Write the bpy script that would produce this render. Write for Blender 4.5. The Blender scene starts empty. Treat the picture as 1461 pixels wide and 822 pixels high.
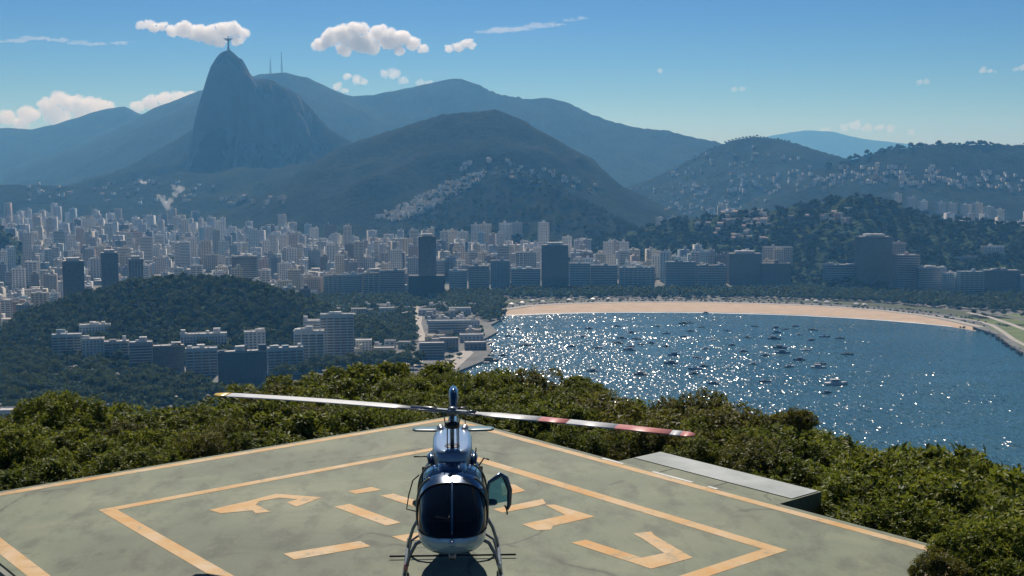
import bpy, bmesh, math, random
import numpy as np
from mathutils import Vector, Matrix, Euler
R = math.radians
random.seed(7); rng = np.random.default_rng(7)
scene = bpy.context.scene
C = scene.collection

# ------------------------------------------------------------------ camera
F, HZ, CX, CY = 1700.0, 238.0, 730.5, 411.0          # focal length and horizon in photo pixels
CAMZ = 220.0                                         # metres above the bay
PADZ = CAMZ - 7.9                                    # helipad deck
PITCH = math.atan((CY - HZ) / F)
cam_d = bpy.data.cameras.new('camera'); cam = bpy.data.objects.new('camera', cam_d); C.objects.link(cam)
cam_d.sensor_width = 36.0; cam_d.lens = 36.0 * F / 1461.0
cam_d.clip_start = 0.5; cam_d.clip_end = 120000.0
cam.location = (0, 0, CAMZ); cam.rotation_euler = (math.pi / 2 - PITCH, 0, 0)
scene.camera = cam

# ------------------------------------------------------------------ sky, sun, exposure
SUN_EL, SUN_AZ = R(47), R(-4.0)
world = bpy.data.worlds.new('World'); scene.world = world; world.use_nodes = True
wn = world.node_tree.nodes; wl = world.node_tree.links; wn.clear()
sky = wn.new('ShaderNodeTexSky'); sky.sky_type = 'NISHITA'; sky.sun_disc = False
sky.sun_elevation = SUN_EL; sky.sun_rotation = SUN_AZ
sky.altitude = 400; sky.air_density = 1.0; sky.dust_density = 0.2; sky.ozone_density = 7.0
bg = wn.new('ShaderNodeBackground'); bg.inputs['Strength'].default_value = 0.053
wo = wn.new('ShaderNodeOutputWorld')
def sky_scale(sock, k):
    x = wn.new('ShaderNodeMix'); x.data_type = 'RGBA'; x.blend_type = 'MULTIPLY'; x.inputs[0].default_value = 1; x.inputs[7].default_value = (k, k, k, 1)
    wl.new(sock, x.inputs[6]); return x.outputs[2]
gm = wn.new('ShaderNodeGamma'); gm.inputs[1].default_value = 1.95        # a polarised, deeper blue overhead
wl.new(sky_scale(sky.outputs[0], .12), gm.inputs[0]); wl.new(sky_scale(gm.outputs[0], 8.33), bg.inputs[0]); wl.new(bg.outputs[0], wo.inputs[0])
sd = Vector((math.sin(SUN_AZ) * math.cos(SUN_EL), math.cos(SUN_AZ) * math.cos(SUN_EL), math.sin(SUN_EL)))
sun_d = bpy.data.lights.new('sun', 'SUN'); sun_d.energy = 4.2; sun_d.angle = R(0.53); sun_d.color = (1.0, 0.94, 0.86)
sun = bpy.data.objects.new('sun', sun_d); C.objects.link(sun)
sun.location = (0, 0, 1500); sun.rotation_euler = sd.to_track_quat('Z', 'Y').to_euler()
vs = scene.view_settings
vs.view_transform = 'Standard'; vs.look = 'None'; vs.exposure = 0.06; vs.gamma = 1.0; vs.use_curve_mapping = False
scene.cycles.max_bounces = 8; scene.cycles.diffuse_bounces = 3; scene.cycles.glossy_bounces = 3
scene.cycles.transparent_max_bounces = 12; scene.cycles.volume_bounces = 6; scene.cycles.transmission_bounces = 4
scene.cycles.use_denoising = True
scene.cycles.sample_clamp_direct = 0; scene.cycles.sample_clamp_indirect = 6

# ------------------------------------------------------------------ pixel helpers
def ray(px, py):
    x = (px - CX) / F; y = (CY - py) / F
    c, s = math.cos(PITCH), math.sin(PITCH)
    return Vector((x, c + y * s, -s + y * c))
def at_z(px, py, z):
    r = ray(px, py); return r * ((z - CAMZ) / r.z) + Vector((0, 0, CAMZ))
def at_y(px, py, Y):
    r = ray(px, py); return r * (Y / r.y) + Vector((0, 0, CAMZ))
def proj(x, y, z):
    c, s = math.cos(PITCH), math.sin(PITCH)
    dz = z - CAMZ
    dep = y * c - dz * s; up = y * s + dz * c
    return CX + F * x / dep, CY - F * up / dep
def lerp_list(pts, x):
    return float(np.interp(x, [p[0] for p in pts], [p[1] for p in pts]))
def in_poly(pt, poly):
    x, y = pt; r = False; j = len(poly) - 1
    for i in range(len(poly)):
        xi, yi = poly[i]; xj, yj = poly[j]
        if (yi > y) != (yj > y) and x < (xj - xi) * (y - yi) / (yj - yi) + xi: r = not r
        j = i
    return r

# ------------------------------------------------------------------ numpy noise
def _hash(ix, iy, seed):
    with np.errstate(over='ignore'):
        n = (ix.astype(np.int64) * 374761393 + iy.astype(np.int64) * 668265263 + seed * 1442695041).astype(np.uint32)
        n = (n ^ (n >> np.uint32(13))) * np.uint32(1274126177)
        n = n ^ (n >> np.uint32(16))
    return n.astype(np.float64) / 4294967295.0
def vnoise(x, y, seed=0):
    x = np.asarray(x, float); y = np.asarray(y, float)
    ix = np.floor(x); iy = np.floor(y); fx = x - ix; fy = y - iy
    fx = fx * fx * (3 - 2 * fx); fy = fy * fy * (3 - 2 * fy)
    a = _hash(ix, iy, seed); b = _hash(ix + 1, iy, seed); c = _hash(ix, iy + 1, seed); d = _hash(ix + 1, iy + 1, seed)
    return (a + (b - a) * fx) * (1 - fy) + (c + (d - c) * fx) * fy
def fbm(x, y, seed=0, oct=4, gain=.5):
    t = 0; a = 1; n = 0
    for o in range(oct):
        t = t + a * (vnoise(x * 2 ** o, y * 2 ** o, seed + o * 17) * 2 - 1); n += a; a *= gain
    return t / n

# ------------------------------------------------------------------ mesh builder and tags
def link(name, me, mat=None, parent=None):
    o = bpy.data.objects.new(name, me); C.objects.link(o)
    if mat is not None and me is not None and not me.materials:
        me.materials.append(mat)
    if parent is not None: o.parent = parent
    return o
def tag(o, label=None, cat=None, group=None, kind=None):
    if label: o['label'] = label
    if cat: o['category'] = cat
    if group: o['group'] = group
    if kind: o['kind'] = kind
    return o
def empty(name, loc, rz=0.0, label=None, cat=None, group=None):
    o = bpy.data.objects.new(name, None); C.objects.link(o); o.empty_display_size = 0.5
    o.location = loc; o.rotation_euler = (0, 0, rz)
    return tag(o, label, cat, group)
class MB:
    def __init__(s): s.v = []; s.f = []
    def quad(s, a, b, c, d):
        n = len(s.v); s.v += [a, b, c, d]; s.f.append((n, n + 1, n + 2, n + 3)); return s
    def poly(s, pts):
        n = len(s.v); s.v += [tuple(p) for p in pts]; s.f.append(tuple(range(n, n + len(pts)))); return s
    def box(s, x0, x1, y0, y1, z0, z1, bottom=True):
        n = len(s.v)
        s.v += [(x0, y0, z0), (x1, y0, z0), (x1, y1, z0), (x0, y1, z0), (x0, y0, z1), (x1, y0, z1), (x1, y1, z1), (x0, y1, z1)]
        fs = [(4, 5, 6, 7), (0, 1, 5, 4), (1, 2, 6, 5), (2, 3, 7, 6), (3, 0, 4, 7)]
        if bottom: fs.append((3, 2, 1, 0))
        s.f += [tuple(n + i for i in q) for q in fs]; return s
    def tube(s, pts, rad, seg=10, caps=True):
        pts = [Vector(p) for p in pts]; n0 = len(s.v); m = len(pts)
        rads = rad if isinstance(rad, (list, tuple)) else [rad] * m
        prev = None
        for i, p in enumerate(pts):
            t = (pts[min(i + 1, m - 1)] - pts[max(i - 1, 0)]).normalized()
            u = prev - t * prev.dot(t) if prev is not None else (Vector((0, 0, 1)).cross(t) if abs(t.z) < .9 else Vector((1, 0, 0)).cross(t))
            u.normalize(); prev = u; w = t.cross(u)
            for k in range(seg):
                a = 2 * math.pi * k / seg
                q = p + (u * math.cos(a) + w * math.sin(a)) * rads[i]; s.v.append(tuple(q))
        for i in range(m - 1):
            for k in range(seg):
                a = n0 + i * seg + k; b = n0 + i * seg + (k + 1) % seg
                s.f.append((a, b, b + seg, a + seg))
        if caps:
            s.f.append(tuple(n0 + k for k in reversed(range(seg))))
            s.f.append(tuple(n0 + (m - 1) * seg + k for k in range(seg)))
        return s
    def loft(s, rings, caps=True):
        n0 = len(s.v); k = len(rings[0])
        for r in rings: s.v += [tuple(p) for p in r]
        for i in range(len(rings) - 1):
            for j in range(k):
                a = n0 + i * k + j; b = n0 + i * k + (j + 1) % k
                s.f.append((a, b, b + k, a + k))
        if caps:
            s.f.append(tuple(n0 + j for j in reversed(range(k))))
            s.f.append(tuple(n0 + (len(rings) - 1) * k + j for j in range(k)))
        return s
    def mesh(s, name, smooth=False):
        me = bpy.data.meshes.new(name); me.from_pydata(s.v, [], s.f); me.validate(); me.update()
        if smooth: me.polygons.foreach_set('use_smooth', [True] * len(me.polygons))
        return me
    def build(s, name, mat, parent=None, smooth=False):
        return link(name, s.mesh(name, smooth), mat, parent)
def fix_normals(me):
    bm = bmesh.new(); bm.from_mesh(me); bmesh.ops.recalc_face_normals(bm, faces=bm.faces); bm.to_mesh(me); bm.free()
def fast_mesh(name, verts, quads=None, tris=None):
    me = bpy.data.meshes.new(name); verts = np.asarray(verts, np.float32)
    polys = []
    nl = 0; idx = []; starts = []
    for arr in (quads, tris):
        if arr is None or len(arr) == 0: continue
        arr = np.asarray(arr, np.int32); k = arr.shape[1]
        starts.append(nl + np.arange(len(arr)) * k); nl += arr.size; idx.append(arr.ravel())
    idx = np.concatenate(idx); starts = np.concatenate(starts)
    me.vertices.add(len(verts)); me.vertices.foreach_set('co', verts.ravel())
    me.loops.add(len(idx)); me.loops.foreach_set('vertex_index', idx)
    me.polygons.add(len(starts)); me.polygons.foreach_set('loop_start', starts.astype(np.int32))
    me.update(calc_edges=True); me.validate()
    return me
def copy_tree(o, parent=None):
    c = o.copy(); C.objects.link(c)
    if parent is not None: c.parent = parent
    for ch in list(o.children): copy_tree(ch, c)
    return c

# ------------------------------------------------------------------ materials
def mat(name):
    m = bpy.data.materials.new(name); m.use_nodes = True
    return m, m.node_tree.nodes, m.node_tree.links, m.node_tree.nodes['Principled BSDF']
def N(nodes, t, **kw):
    n = nodes.new(t)
    for k, v in kw.items():
        if k in n.inputs: n.inputs[k].default_value = v
        else: setattr(n, k, v)
    return n
def ramp(nodes, stops):
    r = nodes.new('ShaderNodeValToRGB'); e = r.color_ramp.elements
    while len(e) < len(stops): e.new(0.5)
    for el, (p, c) in zip(e, stops):
        el.position = p; el.color = (c[0], c[1], c[2], 1) if hasattr(c, '__len__') else (c, c, c, 1)
    return r
def mixc(nodes, links, fac, a, b, blend='MIX'):
    m = nodes.new('ShaderNodeMix'); m.data_type = 'RGBA'; m.blend_type = blend
    for sock, val in ((0, fac), (6, a), (7, b)):
        if hasattr(val, 'is_output') or isinstance(val, bpy.types.NodeSocket): links.new(val, m.inputs[sock])
        else: m.inputs[sock].default_value = val if sock == 0 else (val[0], val[1], val[2], 1)
    return m.outputs[2]
def noisy(name, c1, c2, scale=1.0, rough=.7, bump=0.0, detail=5, metal=0.0, coat=0.0, spec=None, bscale=None, coords='Object'):
    m, n, l, p = mat(name)
    tc = n.new('ShaderNodeTexCoord'); nz = N(n, 'ShaderNodeTexNoise', Scale=scale, Detail=detail, Roughness=.6)
    l.new(tc.outputs[coords], nz.inputs['Vector'])
    r = ramp(n, [(.32, c1), (.68, c2)]); l.new(nz.outputs['Fac'], r.inputs[0]); l.new(r.outputs[0], p.inputs['Base Color'])
    p.inputs['Roughness'].default_value = rough; p.inputs['Metallic'].default_value = metal
    p.inputs['Coat Weight'].default_value = coat; p.inputs['Coat Roughness'].default_value = .04
    if spec is not None: p.inputs['Specular IOR Level'].default_value = spec
    if bump:
        b = N(n, 'ShaderNodeBump', Strength=bump); nb = N(n, 'ShaderNodeTexNoise', Scale=bscale or scale * 4, Detail=4)
        l.new(tc.outputs[coords], nb.inputs['Vector']); l.new(nb.outputs['Fac'], b.inputs['Height']); l.new(b.outputs[0], p.inputs['Normal'])
    return m

# water: deep blue, rough with wind patches, so that sun glitters off the wave slopes
def water_mat():
    m, n, l, p = mat('bay_water')
    tc = n.new('ShaderNodeTexCoord')
    big = N(n, 'ShaderNodeTexNoise', Scale=.006, Detail=3); l.new(tc.outputs['Object'], big.inputs['Vector'])
    mp = n.new('ShaderNodeMapping'); mp.inputs['Scale'].default_value = (.35, 1, 1); l.new(tc.outputs['Object'], mp.inputs[0])
    streak = N(n, 'ShaderNodeTexNoise', Scale=.022, Detail=5, Roughness=.6); l.new(mp.outputs[0], streak.inputs['Vector'])
    c = ramp(n, [(.3, (.034, .105, .150)), (.7, (.052, .135, .180))]); l.new(big.outputs['Fac'], c.inputs[0])
    l.new(c.outputs[0], p.inputs['Base Color'])
    p.inputs['Roughness'].default_value = .19; p.inputs['IOR'].default_value = 1.33
    # wavelets as small facets with scattered slopes, steeper where wind patches roughen the bay
    slope = None
    for sc, amp, sx in ((1.25, .62, .85), (.50, .40, .7)):
        mv = n.new('ShaderNodeMapping'); mv.inputs['Scale'].default_value = (sc * sx, sc * .30, 1); l.new(tc.outputs['Object'], mv.inputs[0])
        wob = N(n, 'ShaderNodeTexNoise', Scale=1.3, Detail=2); l.new(mv.outputs[0], wob.inputs['Vector'])
        ad = N(n, 'ShaderNodeVectorMath', operation='MULTIPLY_ADD'); l.new(wob.outputs['Color'], ad.inputs[0]); ad.inputs[1].default_value = (.8, .8, 0); l.new(mv.outputs[0], ad.inputs[2])
        v = N(n, 'ShaderNodeTexVoronoi', Scale=1.0); l.new(ad.outputs[0], v.inputs['Vector'])
        v2 = N(n, 'ShaderNodeTexWhiteNoise'); v2.noise_dimensions = '3D'; l.new(v.outputs['Position'], v2.inputs['Vector'])
        s1 = N(n, 'ShaderNodeVectorMath', operation='ADD'); l.new(v.outputs['Color'], s1.inputs[0]); l.new(v2.outputs['Color'], s1.inputs[1])
        s2 = N(n, 'ShaderNodeVectorMath', operation='SUBTRACT'); l.new(s1.outputs[0], s2.inputs[0]); s2.inputs[1].default_value = (1, 1, 1)
        s3 = N(n, 'ShaderNodeVectorMath', operation='MULTIPLY'); l.new(s2.outputs[0], s3.inputs[0]); s3.inputs[1].default_value = (amp * .62, amp, 0)
        if slope is None: slope = s3.outputs[0]
        else:
            s4 = N(n, 'ShaderNodeVectorMath', operation='ADD'); l.new(slope, s4.inputs[0]); l.new(s3.outputs[0], s4.inputs[1]); slope = s4.outputs[0]
    # a broad wind-ruffled area lies off the hill, calmer water towards the spit
    dist = N(n, 'ShaderNodeVectorMath', operation='DISTANCE'); l.new(tc.outputs['Object'], dist.inputs[0]); dist.inputs[1].default_value = (40, 1050, 0)
    gust = N(n, 'ShaderNodeMapRange'); gust.inputs['From Min'].default_value = 150; gust.inputs['From Max'].default_value = 620; gust.inputs['To Min'].default_value = .10; gust.inputs['To Max'].default_value = -.10
    l.new(dist.outputs['Value'], gust.inputs['Value'])
    sm = N(n, 'ShaderNodeMath', operation='ADD'); l.new(streak.outputs['Fac'], sm.inputs[0]); l.new(gust.outputs[0], sm.inputs[1])
    patch = ramp(n, [(.36, .40), (.60, 1.0)]); l.new(sm.outputs[0], patch.inputs[0])
    pm = N(n, 'ShaderNodeVectorMath', operation='MULTIPLY'); l.new(slope, pm.inputs[0]); l.new(patch.outputs[0], pm.inputs[1])
    up = N(n, 'ShaderNodeVectorMath', operation='ADD'); l.new(pm.outputs[0], up.inputs[0]); up.inputs[1].default_value = (0, 0, 1)
    no = N(n, 'ShaderNodeVectorMath', operation='NORMALIZE'); l.new(up.outputs[0], no.inputs[0]); l.new(no.outputs[0], p.inputs['Normal'])
    return m
def forest_mat(name, c1, c2, scale, bump=.8):
    m, n, l, p = mat(name)
    tc = n.new('ShaderNodeTexCoord')
    v = N(n, 'ShaderNodeTexVoronoi', Scale=scale); l.new(tc.outputs['Object'], v.inputs['Vector'])
    nz = N(n, 'ShaderNodeTexNoise', Scale=scale * .12, Detail=6); l.new(tc.outputs['Object'], nz.inputs['Vector'])
    r = ramp(n, [(.3, c1), (.7, c2)]); l.new(nz.outputs['Fac'], r.inputs[0])
    bw_ = n.new('ShaderNodeRGBToBW'); l.new(v.outputs['Color'], bw_.inputs[0]); r3 = ramp(n, [(.2, .7), (.8, 1.4)]); l.new(bw_.outputs[0], r3.inputs[0])
    l.new(mixc(n, l, 1.0, r.outputs[0], r3.outputs[0], 'MULTIPLY'), p.inputs['Base Color'])
    b = N(n, 'ShaderNodeBump', Strength=bump, Distance=6.0); b.invert = True
    l.new(v.outputs['Distance'], b.inputs['Height']); l.new(b.outputs[0], p.inputs['Normal'])
    p.inputs['Roughness'].default_value = .95; p.inputs['Specular IOR Level'].default_value = .03
    return m
def leaf_mat(name, c1, c2, c3, trans=.5, rough=.5, spec=.28):
    m, n, l, p = mat(name)
    ge = n.new('ShaderNodeNewGeometry'); oi = n.new('ShaderNodeObjectInfo')
    r = ramp(n, [(0, c1), (.48, c2), (.95, c3)])
    ad = N(n, 'ShaderNodeMath', operation='MULTIPLY_ADD'); l.new(ge.outputs['Random Per Island'], ad.inputs[0]); ad.inputs[1].default_value = .75
    mu = N(n, 'ShaderNodeMath', operation='MULTIPLY'); l.new(oi.outputs['Random'], mu.inputs[0]); mu.inputs[1].default_value = .25
    l.new(mu.outputs[0], ad.inputs[2]); l.new(ad.outputs[0], r.inputs[0]); l.new(r.outputs[0], p.inputs['Base Color'])
    p.inputs['Roughness'].default_value = rough; p.inputs['Specular IOR Level'].default_value = spec
    tr = n.new('ShaderNodeBsdfTranslucent'); l.new(mixc(n, l, .5, r.outputs[0], (.16, .17, .02)), tr.inputs[0])
    mx = n.new('ShaderNodeMixShader'); mx.inputs[0].default_value = trans
    out = n['Material Output']; l.new(p.outputs[0], mx.inputs[1]); l.new(tr.outputs[0], mx.inputs[2]); l.new(mx.outputs[0], out.inputs[0])
    return m
def wall_mat(name, c):
    # painted render with faint stains
    m, n, l, p = mat(name)
    tc = n.new('ShaderNodeTexCoord'); mp = n.new('ShaderNodeMapping'); mp.inputs['Scale'].default_value = (1, 1, .15)
    l.new(tc.outputs['Object'], mp.inputs[0])
    nz = N(n, 'ShaderNodeTexNoise', Scale=.35, Detail=5, Roughness=.65); l.new(mp.outputs[0], nz.inputs['Vector'])
    r = ramp(n, [(.3, tuple(x * .72 for x in c)), (.65, c)]); l.new(nz.outputs['Fac'], r.inputs[0])
    l.new(r.outputs[0], p.inputs['Base Color']); p.inputs['Roughness'].default_value = .8
    return m
def facade_attr_mat():
    # far buildings: wall colour from a per-building attribute, window rows in metres from the UV map
    m, n, l, p = mat('far_facade')
    at = n.new('ShaderNodeAttribute'); at.attribute_name = 'tint'
    uv = n.new('ShaderNodeUVMap'); sp = n.new('ShaderNodeSeparateXYZ'); l.new(uv.outputs[0], sp.inputs[0])
    def band(sock, per, lo):
        d = N(n, 'ShaderNodeMath', operation='DIVIDE'); l.new(sock, d.inputs[0]); d.inputs[1].default_value = per
        fr = N(n, 'ShaderNodeMath', operation='FRACT'); l.new(d.outputs[0], fr.inputs[0])
        g = N(n, 'ShaderNodeMath', operation='GREATER_THAN'); l.new(fr.outputs[0], g.inputs[0]); g.inputs[1].default_value = lo
        return g.outputs[0]
    mm = N(n, 'ShaderNodeMath', operation='MULTIPLY'); l.new(band(sp.outputs[0], 3.6, .42), mm.inputs[0]); l.new(band(sp.outputs[1], 3.1, .5), mm.inputs[1])
    l.new(mixc(n, l, mm.outputs[0], at.outputs['Color'], (.18, .20, .22)), p.inputs['Base Color'])
    p.inputs['Roughness'].default_value = .75
    return m
M = {}
M['water'] = water_mat()
M['land'] = noisy('city_ground', (.10, .105, .10), (.20, .20, .19), .02, .9)
M['sand'] = noisy('beach_sand', (.50, .37, .25), (.60, .46, .33), .05, .95)
M['foam'] = noisy('surf_foam', (.7, .72, .72), (.85, .86, .85), .2, .8)
M['asphalt'] = noisy('road_asphalt', (.10, .10, .10), (.16, .16, .155), .05, .9)
M['paving'] = noisy('pale_paving', (.38, .35, .31), (.50, .47, .42), .1, .9)
M['verge'] = noisy('dark_verge', (.05, .07, .028), (.09, .10, .045), .05, .95)  # verge in a darker green than the park grass
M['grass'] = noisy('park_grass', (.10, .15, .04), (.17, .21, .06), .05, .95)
M['rock'] = noisy('revetment_rock', (.06, .055, .05), (.16, .15, .13), .4, .95, .6)
M['forest_near'] = forest_mat('forest_near', (.028, .045, .018), (.055, .08, .03), .10)
M['forest_far'] = forest_mat('forest_far', (.004, .009, .007), (.020, .030, .016), .06, .5)
M['granite'] = noisy('granite_face', (.04, .042, .042), (.075, .075, .072), .02, .9)
M['tree_leaf'] = leaf_mat('tree_leaf', (.040, .068, .020), (.070, .108, .030), (.115, .145, .040), .25, .8, .08)
M['far_leaf'] = leaf_mat('far_leaf', (.014, .026, .012), (.026, .044, .016), (.042, .060, .020), .15, .9, .05)
M['shrub_leaf'] = leaf_mat('shrub_leaf', (0.068, 0.108, 0.016), (0.128, 0.176, 0.024), (0.324, 0.324, 0.041))
M['shrub_olive'] = leaf_mat('shrub_olive', (0.078, 0.088, 0.018), (0.137, 0.137, 0.026), (0.234, 0.195, 0.039))
M['shrub_bright'] = leaf_mat('shrub_bright', (0.085, 0.130, 0.016), (0.169, 0.221, 0.021), (0.390, 0.390, 0.046))
M['bark'] = noisy('bark', (.05, .04, .03), (.11, .09, .07), 3, .95, .5)
M['soil'] = noisy('hillside_soil', (.02, .022, .012), (.05, .05, .025), .8, .95, .5)
M['glass'] = noisy('window_glass', (.07, .085, .10), (.14, .165, .185), .3, .15)
M['roof'] = noisy('roof_concrete', (.42, .41, .39), (.72, .70, .67), .12, .85)
M['slab'] = noisy('balcony_slab', (.50, .49, .47), (.66, .65, .62), .2, .8)
M['far_facade'] = facade_attr_mat()
WALLS = {'white': (.80, .79, .77), 'cream': (.68, .62, .50), 'pale grey': (.55, .55, .55), 'beige': (.55, .47, .38), 'pale blue': (.40, .52, .58),
         'blue grey': (.24, .31, .37), 'brown': (.15, .12, .105), 'dusty pink': (.48, .36, .31), 'grey': (.27, .28, .29), 'black': (.014, .018, .026), 'dark blue': (.09, .14, .19)}
for k, c in WALLS.items(): M['w_' + k] = wall_mat('wall_' + k.replace(' ', '_'), c)

# ================================================================== SETTING: bay, land, beach, roads
LZ = 2.5
def P2(px, py, z=0.0):
    p = at_z(px, py, z); return (p.x, p.y)
MB().quad((-9000, -1500, 0), (9000, -1500, 0), (9000, 3000, 0), (-9000, 3000, 0)).build('water', M['water'])
tag(bpy.data.objects['water'], 'deep blue bay water glittering in the sun', kind='structure')
beach_out = [(722, 450), (760, 448.5), (800, 447), (850, 446), (900, 445.5), (960, 445.5), (1020, 446.5), (1080, 448), (1140, 450), (1200, 453), (1260, 457), (1310, 461), (1350, 465), (1388, 471)]
beach_in = [(722, 443), (760, 437), (800, 434.5), (850, 433), (900, 432), (960, 432), (1020, 432.5), (1080, 434), (1140, 436), (1200, 439.5), (1260, 444.5), (1310, 450.5), (1350, 457.5), (1390, 467)]
shore_left = [(560, 640), (600, 585), (628, 552), (655, 532), (690, 518), (703, 501), (688, 488), (710, 476), (700, 466), (716, 458)]
shore_right = [(1420, 479), (1440, 494), (1461, 507), (1520, 540), (1700, 575)]
front = [(-2600, 500), (-400, 760)] + [P2(x, y) for x, y in shore_left] + [P2(x, y, LZ) for x, y in beach_in] + [P2(x, y) for x, y in shore_right] + [(1400, 1000), (2600, 1300)]
YB = 1950.0
def land_z(x, y):
    return LZ + np.maximum(0, np.asarray(y) - YB) * .016
bm = bmesh.new()
top = [bm.verts.new((x, y, LZ)) for x, y in front] + [bm.verts.new((2600, YB, LZ)), bm.verts.new((-2600, YB, LZ))]
from mathutils.geometry import tessellate_polygon
for t in tessellate_polygon([[Vector(v.co) for v in top]]): bm.faces.new([top[k] for k in t])
low = [bm.verts.new((x, y, -4)) for x, y in front]
for i in range(len(front) - 1): bm.faces.new((top[i], low[i], low[i + 1], top[i + 1]))
ys = [YB, 2600, 3400, 4500]
for i in range(3):
    z0, z1 = float(land_z(0, ys[i])), float(land_z(0, ys[i + 1])); w = 2600 if i == 0 else 2600
    q = [bm.verts.new(v) for v in ((-w, ys[i], z0), (w, ys[i], z0), (w, ys[i + 1], z1), (-w, ys[i + 1], z1))]; bm.faces.new(q)
z1 = float(land_z(0, 4500))
q = [bm.verts.new(v) for v in ((-40000, 4500, z1), (40000, 4500, z1), (40000, 60000, z1), (-40000, 60000, z1))]; bm.faces.new(q)
for s in (-1, 1):
    q = [bm.verts.new(v) for v in ((s * 2600, 1300 if s > 0 else 500, LZ), (s * 40000, 1300, LZ), (s * 40000, 4500, z1), (s * 2600, 4500, z1))]; bm.faces.new(q)
me = bpy.data.meshes.new('ground'); bm.to_mesh(me); bm.free()
tag(link('ground', me, M['land']), 'flat grey city ground behind the bay', kind='structure')

def strip(name, a, b, za, zb, m, label=None, kind='structure', mid=None):
    """sheet between two polylines given in metres"""
    mb = MB(); n = len(a)
    for i in range(n - 1):
        mb.quad((*a[i], za), (*a[i + 1], za), (*b[i + 1], zb), (*b[i], zb))
    o = mb.build(name, m); fix_normals(o.data)
    return tag(o, label, kind=kind)
def resample(pts, step):
    pts = [Vector((p[0], p[1])) for p in pts]; out = [tuple(pts[0])]; carry = 0
    for a, b in zip(pts, pts[1:]):
        L = (b - a).length; n = max(1, int(L / step))
        out += [tuple(a + (b - a) * (k + 1) / n) for k in range(n)]
    return out
def offset(pts, d):
    out = []
    for i, p in enumerate(pts):
        a = Vector(pts[max(i - 1, 0)]); b = Vector(pts[min(i + 1, len(pts) - 1)])
        t = (b - a).normalized(); out.append((p[0] - t.y * d, p[1] + t.x * d))
    return out
bo = [P2(x, y) for x, y in beach_out]; bi = [P2(x, y, LZ) for x, y in beach_in]
bo_low = [(p[0], p[1] - 14) for p in bo]
strip('beach', bo_low, [(p[0], p[1] + 4) for p in bi], -.55, LZ + .05, M['sand'], 'curved pale sand beach at the head of the bay')
mb = MB()
bor = resample(bo, 8)
for i in range(len(bor) - 1):
    w0 = 2.5 + 4.0 * float(vnoise(bor[i][0] * .02, 3.1, 5)); w1 = 2.5 + 4.0 * float(vnoise(bor[i + 1][0] * .02, 3.1, 5))
    mb.quad((bor[i][0], bor[i][1] - w0, .03), (bor[i + 1][0], bor[i + 1][1] - w1, .03), (bor[i + 1][0], bor[i + 1][1] + 3.5, .12), (bor[i][0], bor[i][1] + 3.5, .12))
tag(mb.build('surf', M['foam']), 'thin white surf line where the bay meets the sand', 'surf', kind='stuff')
prom_line = resample(bi, 30)
strip('pavement', offset(prom_line, 5), offset(prom_line, 17), LZ + .055, LZ + .055, M['paving'], 'pale promenade along the back of the beach')
strip('road', offset(prom_line, 22), offset(prom_line, 44), LZ + .05, LZ + .05, M['asphalt'], 'wide avenue running behind the beach')
mk = MB()
for off in (29, 36.5):
    ln = resample(offset(prom_line, off), 9)
    for i in range(0, len(ln) - 1, 2):
        a, b = Vector(ln[i]), Vector(ln[i + 1]); t = (b - a).normalized(); nn = Vector((-t.y, t.x)) * .12; b = a + t * 4
        mk.quad((*(a - nn), LZ + .056), (*(b - nn), LZ + .056), (*(b + nn), LZ + .056), (*(a + nn), LZ + .056))
tag(mk.build('lane_marking', M['foam']), 'broken white lane lines on the beach avenue', kind='structure')
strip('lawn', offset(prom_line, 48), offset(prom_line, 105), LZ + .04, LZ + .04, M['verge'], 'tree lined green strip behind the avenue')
strip('road', offset(prom_line, 108), offset(prom_line, 124), LZ + .05, LZ + .05, M['asphalt'], 'inner street in front of the waterfront blocks')
# right hand spit: rock revetment, path and lawn
def px_sheet(name, pxs, z, m, label, kind='structure'):
    mb = MB().poly([tuple(at_z(x, y, z)) for x, y in pxs]); o = mb.build(name, m)
    bm = bmesh.new(); bm.from_mesh(o.data); bmesh.ops.triangulate(bm, faces=bm.faces); bmesh.ops.recalc_face_normals(bm, faces=bm.faces)
    for f in bm.faces:
        if f.normal.z < 0: f.normal_flip()
    bm.to_mesh(o.data); bm.free(); return tag(o, label, kind=kind)
px_sheet('lawn', [(1352, 452), (1400, 449), (1461, 448), (1640, 462), (1700, 540), (1600, 545), (1500, 515), (1461, 497), (1440, 482), (1420, 471), (1395, 463)], LZ + .04, M['grass'], 'green lawn on the spit beside the bay')
path = [(1330, 449.5), (1365, 454), (1395, 458), (1415, 464), (1430, 473), (1445, 484), (1461, 492), (1520, 518), (1600, 545)]
pa = [P2(x, y, LZ) for x, y in path]
strip('path', offset(pa, -3), offset(pa, 4), LZ + .06, LZ + .06, M['paving'], 'pale footpath curving along the spit')
pb = [P2(x, y, LZ) for x, y in [(1380, 446), (1410, 452), (1440, 462), (1461, 470), (1560, 500)]]
strip('road', offset(pb, -4), offset(pb, 5), LZ + .055, LZ + .055, M['paving'], 'pale park road crossing the lawn of the spit')
rv = resample([P2(x, y) for x, y in [(1375, 468.5), (1400, 473), (1420, 480), (1440, 495), (1461, 508), (1520, 541), (1600, 556)]], 12)
mbr = MB()
for i, p in enumerate(rv[:-1]):
    for k in range(3):
        cx = p[0] + random.uniform(-4, 6); cy = p[1] + random.uniform(-3, 6) + k * .5; s = random.uniform(1.2, 2.6)
        rng_ = [[(cx + s * math.cos(a) * q * random.uniform(.8, 1.2), cy + s * math.sin(a) * q * random.uniform(.8, 1.2), zz) for a in [j * math.pi / 3 for j in range(6)]] for q, zz in ((1.1, -.8), (1.0, 1.0), (.6, 1.0 + s * .9))]
        mbr.loft(rng_, True)
tag(mbr.build('revetment', M['rock']), 'dark boulder revetment edging the spit', 'rocks', kind='stuff')

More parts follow.
